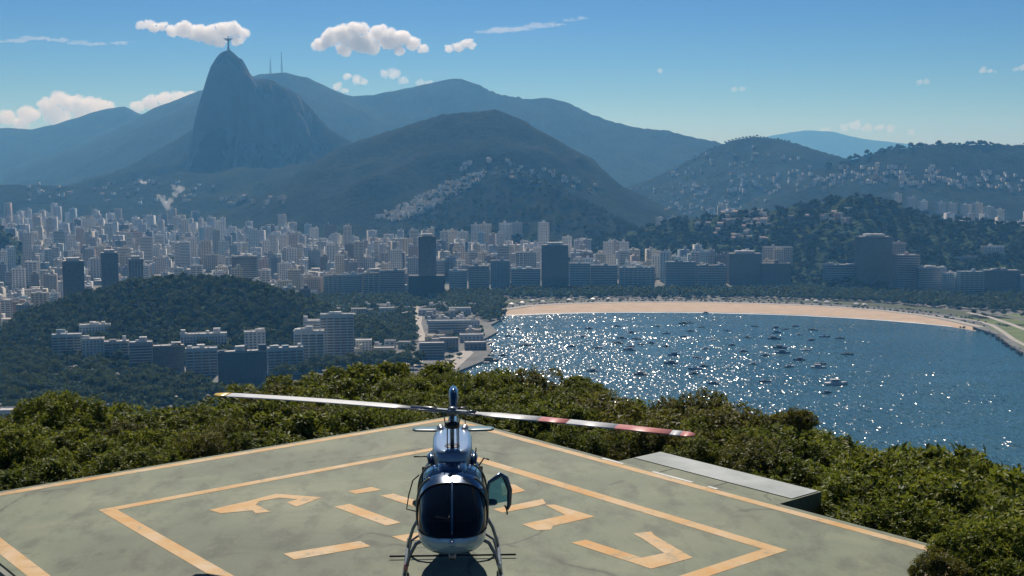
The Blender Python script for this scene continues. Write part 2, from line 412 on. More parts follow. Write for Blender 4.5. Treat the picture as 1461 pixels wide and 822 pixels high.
# ================================================================== HILLS
class Hill:
    def __init__(s, crest, noise=(300, .10), fine=(30, 3.0), seed=1, cliff=0.0, base=0.0, p=1.4, lat=1.4):
        # crest: (px, py, distance, half width)
        s.pts = []
        for px, py, d, w in crest:
            q = at_y(px, py, d); s.pts.append((q.x, q.y, q.z, w))
        s.noise = noise; s.fine = fine; s.seed = seed; s.cliff = cliff; s.base = base; s.p = p; s.lat = lat
    def height(s, x, y):
        x = np.asarray(x, float); y = np.asarray(y, float)
        best = np.full(x.shape, -50.0)
        wob = fbm(x / s.noise[0], y / s.noise[0], s.seed, 4)
        fin = fbm(x / s.fine[0], y / s.fine[0], s.seed + 9, 3)
        for a, b in zip(s.pts, s.pts[1:]):
            dx, dy = b[0] - a[0], b[1] - a[1]; L2 = dx * dx + dy * dy + 1e-9
            t = np.clip(((x - a[0]) * dx + (y - a[1]) * dy) / L2, 0, 1)
            rx, ry = x - a[0] - t * dx, y - a[1] - t * dy; L = math.sqrt(L2)
            dist = np.hypot((rx * dy - ry * dx) / L, (rx * dx + ry * dy) / L * s.lat)
            zc = a[2] + (b[2] - a[2]) * t; w = a[3] + (b[3] - a[3]) * t
            u = dist / w * (1 + .35 * wob * np.minimum(1, dist / w * 3))
            prof = np.clip(1 - u, 0, 1) ** s.p
            if s.cliff: prof = s.cliff * np.clip(1 - (dist / (w * .22)) ** 2.2, 0, 1) + (1 - s.cliff) * prof
            h = s.base + (zc - s.base) * prof
            h = h + (zc - s.base) * s.noise[1] * wob * np.minimum(1, u * 3) * np.clip(2.2 - 2 * u, 0, 1)
            best = np.maximum(best, h)
        return best + s.fine[1] * (fin - .15) * np.clip((best - s.base) / 40, 0, 1) - 1.5
    def build(s, name, m, res, label, mat2=None, steep=1.5, xlim=None, smooth=True):
        xs = [p[0] for p in s.pts]; ysx = [p[1] for p in s.pts]; w = max(p[3] for p in s.pts)
        x0, x1, y0, y1 = min(xs) - w, max(xs) + w, min(ysx) - w, max(ysx) + w * .8
        nx = int((x1 - x0) / res) + 1; ny = int((y1 - y0) / res) + 1
        X, Y = np.meshgrid(np.linspace(x0, x1, nx), np.linspace(y0, y1, ny))
        Z = s.height(X, Y); floor = land_z(X, Y) - 6
        Z = np.maximum(Z, floor)
        v = np.stack([X, Y, Z], -1).reshape(-1, 3)
        i = np.arange(nx * ny).reshape(ny, nx)
        q = np.stack([i[:-1, :-1], i[:-1, 1:], i[1:, 1:], i[1:, :-1]], -1).reshape(-1, 4)
        keep = (Z.reshape(-1)[q] > (floor.reshape(-1)[q] + .01)).any(1); q = q[keep]
        used, inv = np.unique(q, return_inverse=True); v = v[used]; q = inv.reshape(q.shape)
        me = fast_mesh(name, v, q); me.materials.append(m)
        if mat2 is not None:
            me.materials.append(mat2)
            nz = np.empty(len(me.polygons) * 3, np.float32); me.polygons.foreach_get('normal', nz); nz = nz.reshape(-1, 3)[:, 2]
            me.polygons.foreach_set('material_index', (np.abs(nz) < steep).astype(np.int32))
        if smooth: me.polygons.foreach_set('use_smooth', np.ones(len(me.polygons), bool))
        return tag(link(name, me), label, kind='structure')
# far hazy range
Hill([(900, 222, 15500, 1500), (1040, 206, 15500, 1500), (1100, 192, 15500, 1800), (1150, 184, 15500, 1900), (1190, 186, 15500, 1800), (1230, 197, 15500, 1700), (1290, 203, 15500, 1700), (1350, 213, 15500, 1500), (1600, 222, 15500, 1500)], (900, .12), (150, 14), 3).build(
    'mountain', M['forest_far'], 60, 'faint far mountain range beyond the gap on the horizon')
Hill([(-250, 215, 8600, 2000), (-80, 190, 8600, 2000), (0, 181, 8600, 2000), (45, 184, 8600, 2000), (95, 172, 8600, 2000), (125, 161, 8600, 1900), (150, 155, 8600, 1900), (178, 151, 8600, 1900), (200, 163, 8600, 1900), (225, 157, 8300, 1900), (260, 140, 8000, 1900), (300, 122, 7600, 1900), (340, 112, 7300, 1900)], (450, .20), (60, 10), 11).build(
    'mountain', M['forest_far'], 42, 'hazy mountain ridge stepping down from behind the statue peak')
Hill([(300, 135, 7200, 1700), (340, 112, 7000, 1700), (372, 104, 6900, 1700), (405, 102, 6900, 1700), (440, 109, 7000, 1700), (470, 124, 7100, 1700), (500, 136, 7200, 1700), (530, 134, 7300, 1700), (560, 128, 7300, 1700), (600, 119, 7300, 1700), (630, 112, 7300, 1700), (655, 110, 7300, 1700), (680, 118, 7300, 1600), (705, 130, 7200, 1600), (745, 138, 7000, 1600), (780, 136, 7000, 1600), (805, 142, 7000, 1600), (840, 160, 6900, 1600), (880, 174, 6800, 1600), (910, 181, 6800, 1600), (945, 183, 6700, 1500), (985, 192, 6600, 1400), (1035, 205, 6500, 1400), (1090, 222, 6400, 1300)], (420, .20), (60, 9), 21).build(
    'mountain', M['forest_far'], 38, 'long blue mountain range with two broadcasting masts on its shoulder')
statue_peak = Hill([(120, 255, 4700, 900), (200, 238, 4700, 850), (262, 225, 4730, 700), (271, 200, 4740, 620), (280, 165, 4750, 620), (290, 130, 4750, 640), (297, 106, 4750, 660), (301, 93, 4750, 680), (308, 83, 4750, 680), (316, 74, 4750, 700), (325, 69, 4750, 720), (332, 70, 4750, 720), (337, 79, 4750, 720), (346, 83, 4755, 720), (350, 92, 4760, 720), (357, 106, 4770, 740), (363, 111, 4780, 760), (385, 112, 4800, 800), (400, 120, 4850, 850), (425, 133, 4880, 850), (445, 155, 4880, 850), (465, 180, 4850, 850), (500, 200, 4800, 800), (560, 226, 4700, 800)], (240, .24), (36, 7), 33, cliff=.30, p=1.15, lat=11.0)
statue_peak.build('mountain', M['forest_far'], 15, 'steep domed granite peak carrying the statue', M['granite'], .50)
left_foot = Hill([(-150, 268, 4300, 800), (20, 262, 4300, 800), (120, 266, 4250, 750), (200, 258, 4250, 750), (250, 244, 4300, 700), (300, 246, 4250, 700), (345, 236, 4250, 700), (390, 240, 4200, 700), (440, 228, 4150, 700), (520, 240, 3950, 700)], (200, .32), (40, 6), 41)
Hill([(300, 160, 5150, 700), (270, 186, 5150, 700), (235, 207, 5150, 750), (190, 232, 5100, 750), (140, 252, 5050, 750), (60, 272, 5000, 700)], (300, .2), (40, 5), 45).build('hill', M['forest_far'], 24, 'diagonal wooded shoulder running down from the statue peak')
left_foot.build('hill', M['forest_far'], 20, 'wooded foothills below the statue peak')
marta = Hill([(440, 235, 3800, 700), (490, 205, 3800, 750), (540, 190, 3800, 800), (590, 173, 3750, 820), (640, 160, 3700, 850), (685, 155, 3700, 850), (705, 153, 3700, 850), (735, 163, 3700, 850), (765, 181, 3680, 820), (800, 212, 3650, 800), (830, 235, 3620, 750), (865, 262, 3600, 700), (900, 285, 3500, 600), (960, 310, 3400, 450)], (210, .30), (40, 6), 52)
marta.build('hill', M['forest_far'], 16, 'broad dark wooded hill with a hillside settlement on its flank')
spur = Hill([(640, 262, 3300, 420), (700, 248, 3250, 450), (745, 242, 3200, 470), (790, 262, 3050, 430), (830, 292, 2900, 380), (850, 318, 2780, 300)], (220, .22), (32, 5), 57)
spur.build('hill', M['forest_far'], 14, 'rounded wooded spur in front of the broad dark hill')
right_a = Hill([(860, 285, 4600, 800), (950, 245, 4700, 850), (1010, 212, 4750, 900), (1050, 197, 4750, 900), (1080, 193, 4750, 900), (1120, 199, 4750, 900), (1160, 210, 4700, 900), (1210, 226, 4600, 850), (1280, 240, 4500, 800), (1400, 262, 4400, 700)], (230, .28), (32, 7), 61)
right_a.build('hill', M['forest_far'], 20, 'wooded hill dotted with houses right of the gap')
right_b = Hill([(1165, 240, 4000, 700), (1215, 226, 4000, 750), (1245, 217, 4000, 750), (1275, 210, 4000, 760), (1320, 206, 4000, 760), (1360, 204, 4000, 760), (1410, 206, 4000, 760), (1461, 205, 4000, 760), (1560, 215, 4000, 760), (1700, 240, 4000, 700)], (280, .2), (22, 9), 66)
right_b.build('hill', M['forest_far'], 16, 'long dark wooded ridge with trees on its skyline')
ridge = Hill([(850, 345, 2700, 240), (900, 327, 2650, 300), (960, 314, 2600, 340), (1030, 305, 2560, 370), (1100, 300, 2520, 380), (1160, 289, 2480, 380), (1200, 281, 2450, 380), (1235, 278, 2420, 380), (1275, 288, 2420, 370), (1310, 303, 2420, 360), (1360, 312, 2420, 350), (1420, 318, 2420, 350), (1480, 322, 2420, 350), (1600, 330, 2420, 330)], (150, .18), (18, 4), 71)
ridge.build('hill', M['forest_near'], 9, 'low wooded ridge rising behind the waterfront blocks')
knoll = Hill([(60, 440, 1500, 150), (120, 420, 1500, 190), (180, 405, 1500, 210), (240, 398, 1500, 220), (300, 397, 1500, 220), (350, 402, 1490, 215), (395, 416, 1470, 190), (430, 440, 1450, 150)], (90, .15), (14, 2.5), 77, p=1.1)
knoll.build('hill', M['forest_near'], 6, 'small wooded knoll rising behind the near white apartment slabs')
left_knob = Hill([(-60, 318, 2500, 170), (-15, 318, 2500, 170), (8, 330, 2500, 140)], (90, .15), (14, 3), 79)
left_knob.build('hill', M['forest_near'], 9, 'dark wooded knob among the city blocks')

def ground_z(x, y):
    """height of whatever land is on top at a point"""
    g = float(land_z(x, y))
    for h in (knoll, ridge, spur, marta, right_a, right_b, left_knob, left_foot):
        g = max(g, float(h.height(np.array([x]), np.array([y]))[0]))
    return g
def ground_zv(x, y, hills):
    g = land_z(x, y) + 0 * x
    for h in hills: g = np.maximum(g, h.height(x, y))
    return g

# own hill under the helipad: flat top, then falling away to the bay
def own_z(x, y):
    x = np.asarray(x, float); y = np.asarray(y, float)
    r = np.hypot((x + .5) / 1.0, (y - 24) / 1.0)
    z = np.where(r < 16, PADZ - 2.6, PADZ - 2.6 - (r - 16) * .22)
    z = np.where(r > 40, PADZ - 2.6 - 24 * .22 - (r - 40) * .62, z)
    return z + .5 * fbm(x / 6, y / 6, 90, 3)
gx = np.concatenate([-np.geomspace(400, 42, 16), np.linspace(-40, 40, 41), np.geomspace(42, 400, 16)])
gy = np.concatenate([np.linspace(-160, -22, 8), np.linspace(-20, 72, 47), np.geomspace(75, 420, 18)])
X, Y = np.meshgrid(gx, gy); Z = np.maximum(own_z(X, Y), -5)
i = np.arange(X.size).reshape(X.shape)
me = fast_mesh('hill', np.stack([X, Y, Z], -1).reshape(-1, 3), np.stack([i[:-1, :-1], i[:-1, 1:], i[1:, 1:], i[1:, :-1]], -1).reshape(-1, 4))
me.polygons.foreach_set('use_smooth', np.ones(len(me.polygons), bool))
tag(link('hill', me, M['soil']), 'overgrown hilltop that carries the helipad', kind='structure')

# ================================================================== HELIPAD
def deck_mat():
    m, n, l, p = mat('helipad_deck')
    tc = n.new('ShaderNodeTexCoord')
    a = N(n, 'ShaderNodeTexNoise', Scale=.35, Detail=6, Roughness=.62, Distortion=.6); l.new(tc.outputs['Object'], a.inputs['Vector'])
    mp = n.new('ShaderNodeMapping'); mp.inputs['Scale'].default_value = (1.5, .75, 1); mp.inputs['Rotation'].default_value = (0, 0, R(47)); l.new(tc.outputs['Object'], mp.inputs[0])
    b = N(n, 'ShaderNodeTexNoise', Scale=.9, Detail=5, Roughness=.7); l.new(mp.outputs[0], b.inputs['Vector'])
    c = ramp(n, [(.28, (.118, .150, .088)), (.5, (.165, .195, .118)), (.75, (.235, .25, .155))]); l.new(a.outputs['Fac'], c.inputs[0])
    d = ramp(n, [(.36, .50), (.52, 1.0)]); l.new(b.outputs['Fac'], d.inputs[0])
    col = mixc(n, l, .75, c.outputs[0], d.outputs[0], 'MULTIPLY')
    v = N(n, 'ShaderNodeTexVoronoi', Scale=.16, feature='DISTANCE_TO_EDGE'); v.inputs['Randomness'].default_value = .9
    wv = N(n, 'ShaderNodeTexNoise', Scale=1.2, Detail=3); l.new(tc.outputs['Object'], wv.inputs['Vector'])
    ad = N(n, 'ShaderNodeVectorMath', operation='MULTIPLY_ADD'); l.new(wv.outputs['Color'], ad.inputs[0]); ad.inputs[1].default_value = (.9, .9, 0); l.new(tc.outputs['Object'], ad.inputs[2])
    l.new(ad.outputs[0], v.inputs['Vector'])
    cr = ramp(n, [(.0, .45), (.004, .62), (.010, 1.0)]); l.new(v.outputs['Distance'], cr.inputs[0])
    gate = ramp(n, [(.5, 0.0), (.56, 1.0)]); g2 = N(n, 'ShaderNodeTexNoise', Scale=.45, Detail=2); l.new(tc.outputs['Object'], g2.inputs['Vector']); l.new(g2.outputs['Fac'], gate.inputs[0])
    col = mixc(n, l, gate.outputs[0], col, mixc(n, l, 1.0, col, cr.outputs[0], 'MULTIPLY'))
    sp = N(n, 'ShaderNodeTexNoise', Scale=38, Detail=2); l.new(tc.outputs['Object'], sp.inputs['Vector'])
    sr = ramp(n, [(.3, .9), (.7, 1.08)]); l.new(sp.outputs['Fac'], sr.inputs[0])
    col = mixc(n, l, 1.0, col, sr.outputs[0], 'MULTIPLY')
    st_ = N(n, 'ShaderNodeTexNoise', Scale=.13, Detail=4, Roughness=.55, Distortion=1.2); l.new(tc.outputs['Object'], st_.inputs['Vector'])
    sr2 = ramp(n, [(.40, .78), (.58, 1.06)]); l.new(st_.outputs['Fac'], sr2.inputs[0])
    col = mixc(n, l, 1.0, col, sr2.outputs[0], 'MULTIPLY')
    l.new(col, p.inputs['Base Color']); p.inputs['Roughness'].default_value = .72
    bp = N(n, 'ShaderNodeBump', Strength=.25, Distance=.02); l.new(b.outputs['Fac'], bp.inputs['Height']); l.new(bp.outputs[0], p.inputs['Normal'])
    return m
def paint_mat():
    m, n, l, p = mat('worn_yellow_paint')
    tc = n.new('ShaderNodeTexCoord')
    a = N(n, 'ShaderNodeTexNoise', Scale=.9, Detail=6, Roughness=.62, Distortion=.5); l.new(tc.outputs['Object'], a.inputs['Vector'])
    c = ramp(n, [(.36, (.60, .30, .065)), (.48, (.60, .37, .14)), (.68, (.64, .47, .28))]); l.new(a.outputs['Fac'], c.inputs[0])
    w = N(n, 'ShaderNodeTexNoise', Scale=2.0, Detail=9, Roughness=.8); l.new(tc.outputs['Object'], w.inputs['Vector'])
    wr = ramp(n, [(.54, 0.0), (.63, .8)]); l.new(w.outputs['Fac'], wr.inputs[0])
    l.new(mixc(n, l, wr.outputs[0], c.outputs[0], (.24, .24, .165)), p.inputs['Base Color']); p.inputs['Roughness'].default_value = .7
    return m
M['deck'] = deck_mat(); M['paint'] = paint_mat()
M['deck_edge'] = noisy('deck_edge', (.13, .15, .12), (.27, .29, .24), 1.2, .85, .2)
M['dark_steel'] = noisy('dark_steel', (.02, .02, .02), (.06, .055, .05), 4, .5)
M['pale_sheet'] = noisy('pale_metal_sheet', (.20, .24, .215), (.46, .49, .47), .55, .5, .15, 7)
M['white_paint'] = noisy('white_paint', (.55, .55, .52), (.78, .78, .75), 2.0, .7)
def V2(p): return Vector((p[0], p[1]))
PR0, PR1 = V2(at_z(700, 610, PADZ)), V2(at_z(1428, 804, PADZ))
UD = (PR1 - PR0).normalized(); VD = Vector((UD.y, -UD.x))               # u runs along the right hand edge towards the camera, v to the left
if VD.x > 0: VD = -VD
LE = V2(at_z(300, 651, PADZ))                                        # a point on the left hand edge
ucoef = (LE - PR0).dot(UD)
O = PR0 + UD * ucoef                                                 # far corner
LU = (PR1 - O).dot(UD); LV = (V2(at_z(0, 803, PADZ)) - O).dot(VD)
def uv(u, v, z=0.0):
    p = O + UD * u + VD * v; return (p.x, p.y, PADZ + z)
def to_uv(px, py):
    q = V2(at_z(px, py, PADZ)) - O; return q.dot(UD), q.dot(VD)
pad = empty('helipad', uv(LU / 2, LV / 2, -.45), 0, 'worn green helipad deck with faded yellow lines and letters', 'helipad')
def pad_part(name, mb, m, smooth=False):
    o = mb.build(name, m, pad, smooth); o.matrix_parent_inverse = Matrix.Translation(-Vector(pad.location)); fix_normals(o.data); return o
def uv_box(mb, u0, u1, v0, v1, z0, z1):
    mb.loft([[uv(u0, v0, z), uv(u1, v0, z), uv(u1, v1, z), uv(u0, v1, z)] for z in (z0, z1)]); return mb
pad_part('deck', uv_box(MB(), 0, LU, 0, LV, -.45, 0), M['deck'])
EW = .13
for a in ((-EW, LU + EW, -EW, -.004), (-EW, LU + EW, LV + .004, LV + EW), (-EW, -.004, 0, LV), (LU + .004, LU + EW, 0, LV)):
    pad_part('edge_beam', uv_box(MB(), a[0], a[1], a[2], a[3], -.5, -.035), M['deck_edge'])
def uv_sheet(name, pts, z, m):
    return pad_part(name, uv_flat(pts, z), m)
def uv_flat(pts, z):
    return MB().poly([uv(u, v, z) for u, v in pts])
bw = .27; e0 = .16
def band(u0, v0, u1, v1):
    return uv_sheet('painted_line', [(u0, v0), (u1, v0), (u1, v1), (u0, v1)], .005, M['paint'])
band(e0, e0, LU - e0, e0 + bw); band(e0, LV - e0 - bw * 1.3, LU - e0, LV - e0)
band(e0, e0 + bw + .003, e0 + bw, LV - e0 - bw * 1.3 - .003); band(LU - e0 - bw * 1.6, e0 + bw + .003, LU - e0, LV - e0 - bw * 1.3 - .003)
iu0, iv1 = to_uv(139, 727); iu1, iv0 = to_uv(1124, 785)
iu0b, _ = to_uv(612, 641); iu0 = (iu0 + iu0b) / 2; _, iv0b = to_uv(697, 657); iv0 = (iv0 + iv0b) / 2
iw = .34
band(iu0, iv0, iu1, iv0 + iw); band(iu0, iv1 - iw, iu1, iv1)
band(iu0, iv0 + iw + .003, iu0 + iw * .8, iv1 - iw - .003); band(iu1 - iw * 1.1, iv0 + iw + .003, iu1, iv1 - iw - .003)
k = 340 / 1461.0
def glyph(pts, ox, oy):
    mb = MB().poly([tuple(at_z(ox + x * k, oy + y * k, PADZ + .006)) for x, y in pts])
    me = mb.mesh('painted_mark'); bm = bmesh.new(); bm.from_mesh(me); bmesh.ops.triangulate(bm, faces=bm.faces)
    for f in bm.faces:
        f.normal_update()
        if f.normal.z < 0: f.normal_flip()
    bm.to_mesh(me); bm.free()
    o = link('painted_mark', me, M['paint'], pad); o.matrix_parent_inverse = Matrix.Translation(-Vector(pad.location))
for g in ([(80, 247), (330, 190), (490, 148), (770, 170), (615, 228), (555, 202), (620, 182), (510, 172), (385, 195), (365, 215), (455, 258), (365, 268), (345, 250), (150, 268)],
          [(845, 228), (940, 210), (1255, 325), (1165, 343)], [(930, 133), (1075, 106), (1135, 124), (975, 150)], [(1130, 160), (1210, 147), (1400, 205), (1330, 225)],
          [(535, 515), (1005, 438), (1070, 470), (600, 552)], [(1200, 410), (1400, 380), (1440, 420), (1280, 442)]):
    glyph(g, 280, 670)
for g in ([(150, 80), (235, 92), (300, 130), (160, 160)], [(100, 243), (405, 180), (425, 207), (380, 222), (160, 264)],
          [(420, 216), (480, 215), (725, 288), (470, 345), (455, 368), (370, 372), (280, 335), (545, 278)],
          [(580, 448), (670, 430), (1010, 540), (1150, 512), (1020, 425), (960, 392), (1070, 380), (1090, 403), (1325, 540), (1070, 608)]):
    glyph(g, 680, 670)
# short white touch-up strokes along the right hand edge
for (a, b) in (((936, 672), (985, 689)), ((1008, 695), (1022, 698)), ((868, 652), (893, 661))):
    u0, v0 = to_uv(*a); u1, v1 = to_uv(*b)
    uv_sheet('white_stroke', [(u0, e0 - .13), (u1, e0 - .13), (u1, e0 - .03), (u0, e0 - .03)], .005, M['white_paint'])
# gutter pipe along the far left edge
pad_part('gutter_pipe', MB().tube([uv(-.24, v, -.16) for v in (1.5, 5, 9, 12.5)], .05, 8), M['dark_steel'], True)
# lower side platform beyond the right hand edge
PZ = PADZ - .22
sp = empty('side_platform', (*V2(at_z(1000, 672, PZ)), PZ - .5), UD.angle_signed(Vector((1, 0))) if False else 0, 'lower concrete side platform with pale metal sheeting beside the helipad', 'platform')
def sp_part(name, mb, m):
    o = mb.build(name, m, sp); o.matrix_parent_inverse = Matrix.Translation(-Vector(sp.location)); fix_normals(o.data); return o
ua, _ = to_uv(868, 650); ub, _ = to_uv(1092, 712)
_, va = to_uv(1150, 691); W = abs(va) if va < 0 else 1.5; W = min(max(W, 1.2), 3.0) * 1.2
uv_ = lambda u, v, z: uv(u, v, z - .22)
def sbox(u0, u1, v0, v1, z0, z1): return MB().loft([[uv_(u0, v0, z), uv_(u1, v0, z), uv_(u1, v1, z), uv_(u0, v1, z)] for z in (z0, z1)])
sp_part('slab', sbox(ua, ub, -W, -EW - .01, -.45, 0), M['deck'])
sp_part('metal_sheet', sbox(ua + .05, ub - .06, -W + .06, -W * .52, .003, .02), M['pale_sheet'])
for t in (.28, .62):
    uu = ua + (ub - ua) * t
    sp_part('joint_strip', sbox(uu, uu + .025, -W * .5, -EW - .05, .002, .008), M['dark_steel'])
sp_part('support_wall', sbox(ua + .3, ub - .25, -W + .3, -EW - .1, -3.2, -.452), M['deck_edge'])
pad_part('retaining_wall', uv_box(MB(), .5, LU - .5, .5, LV - .5, -3.4, -.452), M['deck_edge'])

# ================================================================== HELICOPTER (local: +y nose, z up, mast axis at origin)
M['h_navy'] = noisy('helicopter_navy_paint', (.014, .055, .13), (.018, .070, .155), 1.5, .22, coat=.9, metal=.25)
M['h_blue'] = noisy('helicopter_light_blue_paint', (.24, .42, .60), (.28, .47, .66), 2, .25, coat=.8, metal=.3)
M['h_silver'] = noisy('helicopter_steel_blue_paint', (.20, .29, .40), (.25, .34, .45), 2, .3, coat=.6, metal=.35)
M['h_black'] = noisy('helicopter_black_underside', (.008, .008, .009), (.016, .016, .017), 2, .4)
M['h_trim'] = noisy('helicopter_trim', (.30, .29, .20), (.42, .40, .28), 3, .45)
M['h_metal'] = noisy('helicopter_bare_metal', (.16, .18, .20), (.30, .32, .34), 6, .35, metal=.7)
M['h_teal'] = noisy('helicopter_teal_paint', (.10, .20, .20), (.15, .26, .25), 2, .35, coat=.4)
M['h_white'] = noisy('blade_white_paint', (.60, .60, .58), (.74, .74, .71), 1.5, .4)
M['h_red'] = noisy('blade_red_paint', (.62, .20, .16), (.72, .30, .24), 1.5, .4)
M['h_yellow'] = noisy('blade_yellow_paint', (.70, .42, .03), (.80, .52, .06), 2, .4)
M['h_seat'] = noisy('seat_fabric', (.10, .09, .085), (.16, .15, .14), 6, .9)
def tint_glass(name, tint, dens):
    m, n, l, p = mat(name)
    p.inputs['Base Color'].default_value = (.004, .007, .012, 1); p.inputs['Roughness'].default_value = .03; p.inputs['Specular IOR Level'].default_value = .6
    nz = N(n, 'ShaderNodeTexNoise', Scale=2.0); rr = ramp(n, [(.3, .02), (.7, .06)]); l.new(nz.outputs[0], rr.inputs[0]); l.new(rr.outputs[0], p.inputs['Roughness'])
    t = n.new('ShaderNodeBsdfTransparent'); t.inputs[0].default_value = (*tint, 1)
    mx = n.new('ShaderNodeMixShader'); mx.inputs[0].default_value = dens
    l.new(t.outputs[0], mx.inputs[1]); l.new(p.outputs[0], mx.inputs[2]); l.new(mx.outputs[0], n['Material Output'].inputs[0])
    return m
M['h_glass'] = tint_glass('cockpit_glass', (.25, .38, .5), .72)
M['h_door_glass'] = tint_glass('door_glass', (.45, .75, .9), .30)
HUBZ = 3.1
hub_w = at_z(645, 587, PADZ + HUBZ)
heli = empty('helicopter', (hub_w.x, hub_w.y, PADZ), 0, 'dark blue two bladed helicopter parked on the helipad with one door open', 'helicopter')
heli.rotation_euler = (0, 0, math.pi - math.atan2(hub_w.x, hub_w.y) - R(.3))
def hp(name, mb, m, smooth=True, parent=None, fix=True):
    o = mb.build(name, m, parent or heli, smooth)
    if fix: fix_normals(o.data)
    return o
# body sections: y, half width, top z, bottom z, exponent
SEC = [(2.38, .06, 1.22, 1.14, 2.0), (2.35, .25, 1.32, 1.04, 2.0), (2.26, .42, 1.44, .96, 2.2), (2.08, .55, 1.60, .89, 2.4), (1.85, .62, 1.76, .85, 2.6), (1.6, .635, 1.90, .82, 2.7),
       (1.35, .655, 2.01, .80, 2.8), (1.1, .665, 2.09, .79, 2.9), (.8, .67, 2.13, .79, 3.0), (.3, .67, 2.14, .79, 3.0), (-.3, .66, 2.12, .80, 2.9), (-.8, .62, 2.08, .86, 2.6), (-1.3, .50, 2.02, 1.02, 2.4),
       (-1.9, .36, 1.94, 1.22, 2.2), (-2.5, .24, 1.86, 1.38, 2.0), (-3.0, .19, 1.80, 1.43, 2.0)]
NA = 72
def sec_at(y):
    a = np.array(SEC)[::-1]; return [float(np.interp(y, a[:, 0], a[:, i])) for i in (1, 2, 3, 4)]
def body_pt(y, ang, off=0.0):
    w, zt, zb, e = sec_at(y); c, s = math.cos(ang), math.sin(ang)
    zc = zb + (zt - zb) * .46; up = (zt - zc) if s > 0 else (zc - zb)
    return ((w + off) * math.copysign(abs(c) ** (2 / e), c), y, zc + (up + off) * math.copysign(abs(s) ** (2 / e), s))
ylist = [2.38, 2.37, 2.35, 2.31, 2.25, 2.18, 2.10, 2.02, 1.94, 1.85, 1.75, 1.65, 1.55, 1.45, 1.34, 1.25, 1.15, 1.06, .96, .86, .75, .6, .45, .3, .15, 0, -.15, -.3, -.5, -.7, -.9, -1.1, -1.3, -1.6, -1.9, -2.2, -2.5, -2.8, -3.0]
def zone(y, a):
    """which part a body face belongs to: a in degrees, 90 = top"""
    
    aa = abs(a - 90)
    if 1.34 < y and 2.2 < aa < 112: return 'front_l' if a < 90 else 'front_r'
    if .58 < y < .93 and 10 < aa < 45: return 'skylight_l' if a < 90 else 'skylight_r'
    if .28 < y < 1.02 and 50 < aa < 88: return 'door_window_l' if a < 90 else 'door_window_r'
    if -.65 < y < .12 and 50 < aa < 86: return 'rear_window_l' if a < 90 else 'rear_window_r'
    if 1.5 < y < 2.12 and 118 < aa < 150: return 'chin_l' if a < 90 else 'chin_r'
    if aa > 140 and y < 2.2 or (y < 1.5 and aa > 128): return 'belly'
    if aa > 112 and y > 1.05: return 'chin_band'
    if aa > 92: return 'chin_band'
    if y >= 2.34: return 'chin_band'
    if aa > 88: return 'chin_band'
    return 'shell'
zones = {}
for i in range(len(ylist) - 1):
    for j in range(NA):
        a0, a1 = -90 + j * 360 / NA, -90 + (j + 1) * 360 / NA
        z = zone((ylist[i] + ylist[i + 1]) / 2, (a0 + a1) / 2)
        q = [(i, j), (i, j + 1), (i + 1, j + 1), (i + 1, j)]
        zones.setdefault(z, []).append(q)
def zone_part(key, name, m, off=0.0, parent=None):
    idx = {}; vs_ = []; fs = []
    for q in zones.get(key, []):
        f = []
        for (i, j) in q:
            kk = (i, j % NA)
            if kk not in idx:
                idx[kk] = len(vs_); vs_.append(body_pt(ylist[i], R(-90 + (j % NA) * 360 / NA), off))
            f.append(idx[kk])
        fs.append(tuple(f))
    mb = MB(); mb.v = vs_; mb.f = fs
    o = mb.build(name, m, parent or heli, True); fix_normals(o.data); return o
body = zone_part('shell', 'body_shell', M['h_navy'])
zone_part('chin_band', 'nose_band', M['h_blue'])
zone_part('belly', 'belly', M['h_black'])
hp('nose_tip', MB().tube([(0, 2.365, 1.18), (0, 2.40, 1.18)], [.075, .03], 14), M['h_blue'])
for s in 'lr':
    for inner, nm, mm in ((True, 'windshield', M['h_glass']), (False, 'nose_band', M['h_blue'])):
        o = zone_part('front_' + s, nm, mm, -.004 if inner else 0.0)
        bm = bmesh.new(); bm.from_mesh(o.data)
        bmesh.ops.bisect_plane(bm, geom=bm.verts[:] + bm.edges[:] + bm.faces[:], plane_co=(0, 2.1, 1.285), plane_no=(0, .05, 1), clear_inner=inner, clear_outer=not inner)
        bm.to_mesh(o.data); bm.free(); o.data.polygons.foreach_set('use_smooth', [True] * len(o.data.polygons))
    zone_part('skylight_' + s, 'skylight', M['h_glass'], -.004)
    zone_part('rear_window_' + s, 'rear_window', M['h_glass'], -.004)
    zone_part('chin_' + s, 'chin_window', M['h_black'], .002)
zone_part('door_window_r', 'door_window', M['h_glass'], -.004)
# seal strips and trims that follow the body
def trim(y0, y1, a0, a1, r, m, name, n=24):
    pts = [body_pt(y0 + (y1 - y0) * t / n, R(a0 + (a1 - a0) * t / n), r * .4) for t in range(n + 1)]
    return hp(name, MB().tube(pts, r, 8), m)
trim(1.34, 1.34, -5, 185, .014, M['h_black'], 'roof_seal', 48)
trim(2.34, 1.30, 90, 90, .020, M['h_navy'], 'windshield_post')
for sgn in (1, -1):
    A = lambda a: 90 - sgn * (90 - a)
    sill = []
    for q in range(25):
        yy = 1.06 + (2.34 - 1.06) * q / 24; zz = 1.285 - .05 * (yy - 2.1)
        best_a = min((abs(body_pt(yy, R(a_ * .5))[2] - zz), a_ * .5) for a_ in range(-60, 170))[1]
        sill.append(body_pt(yy, R(A(best_a)), .004))
    hp('windshield_seal', MB().tube(sill, .013, 8), M['h_black'])
    trim(1.04, 1.04, A(-35), A(60), .020, M['h_trim'], 'door_frame')
    trim(.22, .22, A(-35), A(60), .018, M['h_trim'], 'door_frame')
    trim(1.04, .22, A(-35), A(-35), .014, M['h_black'], 'door_sill')
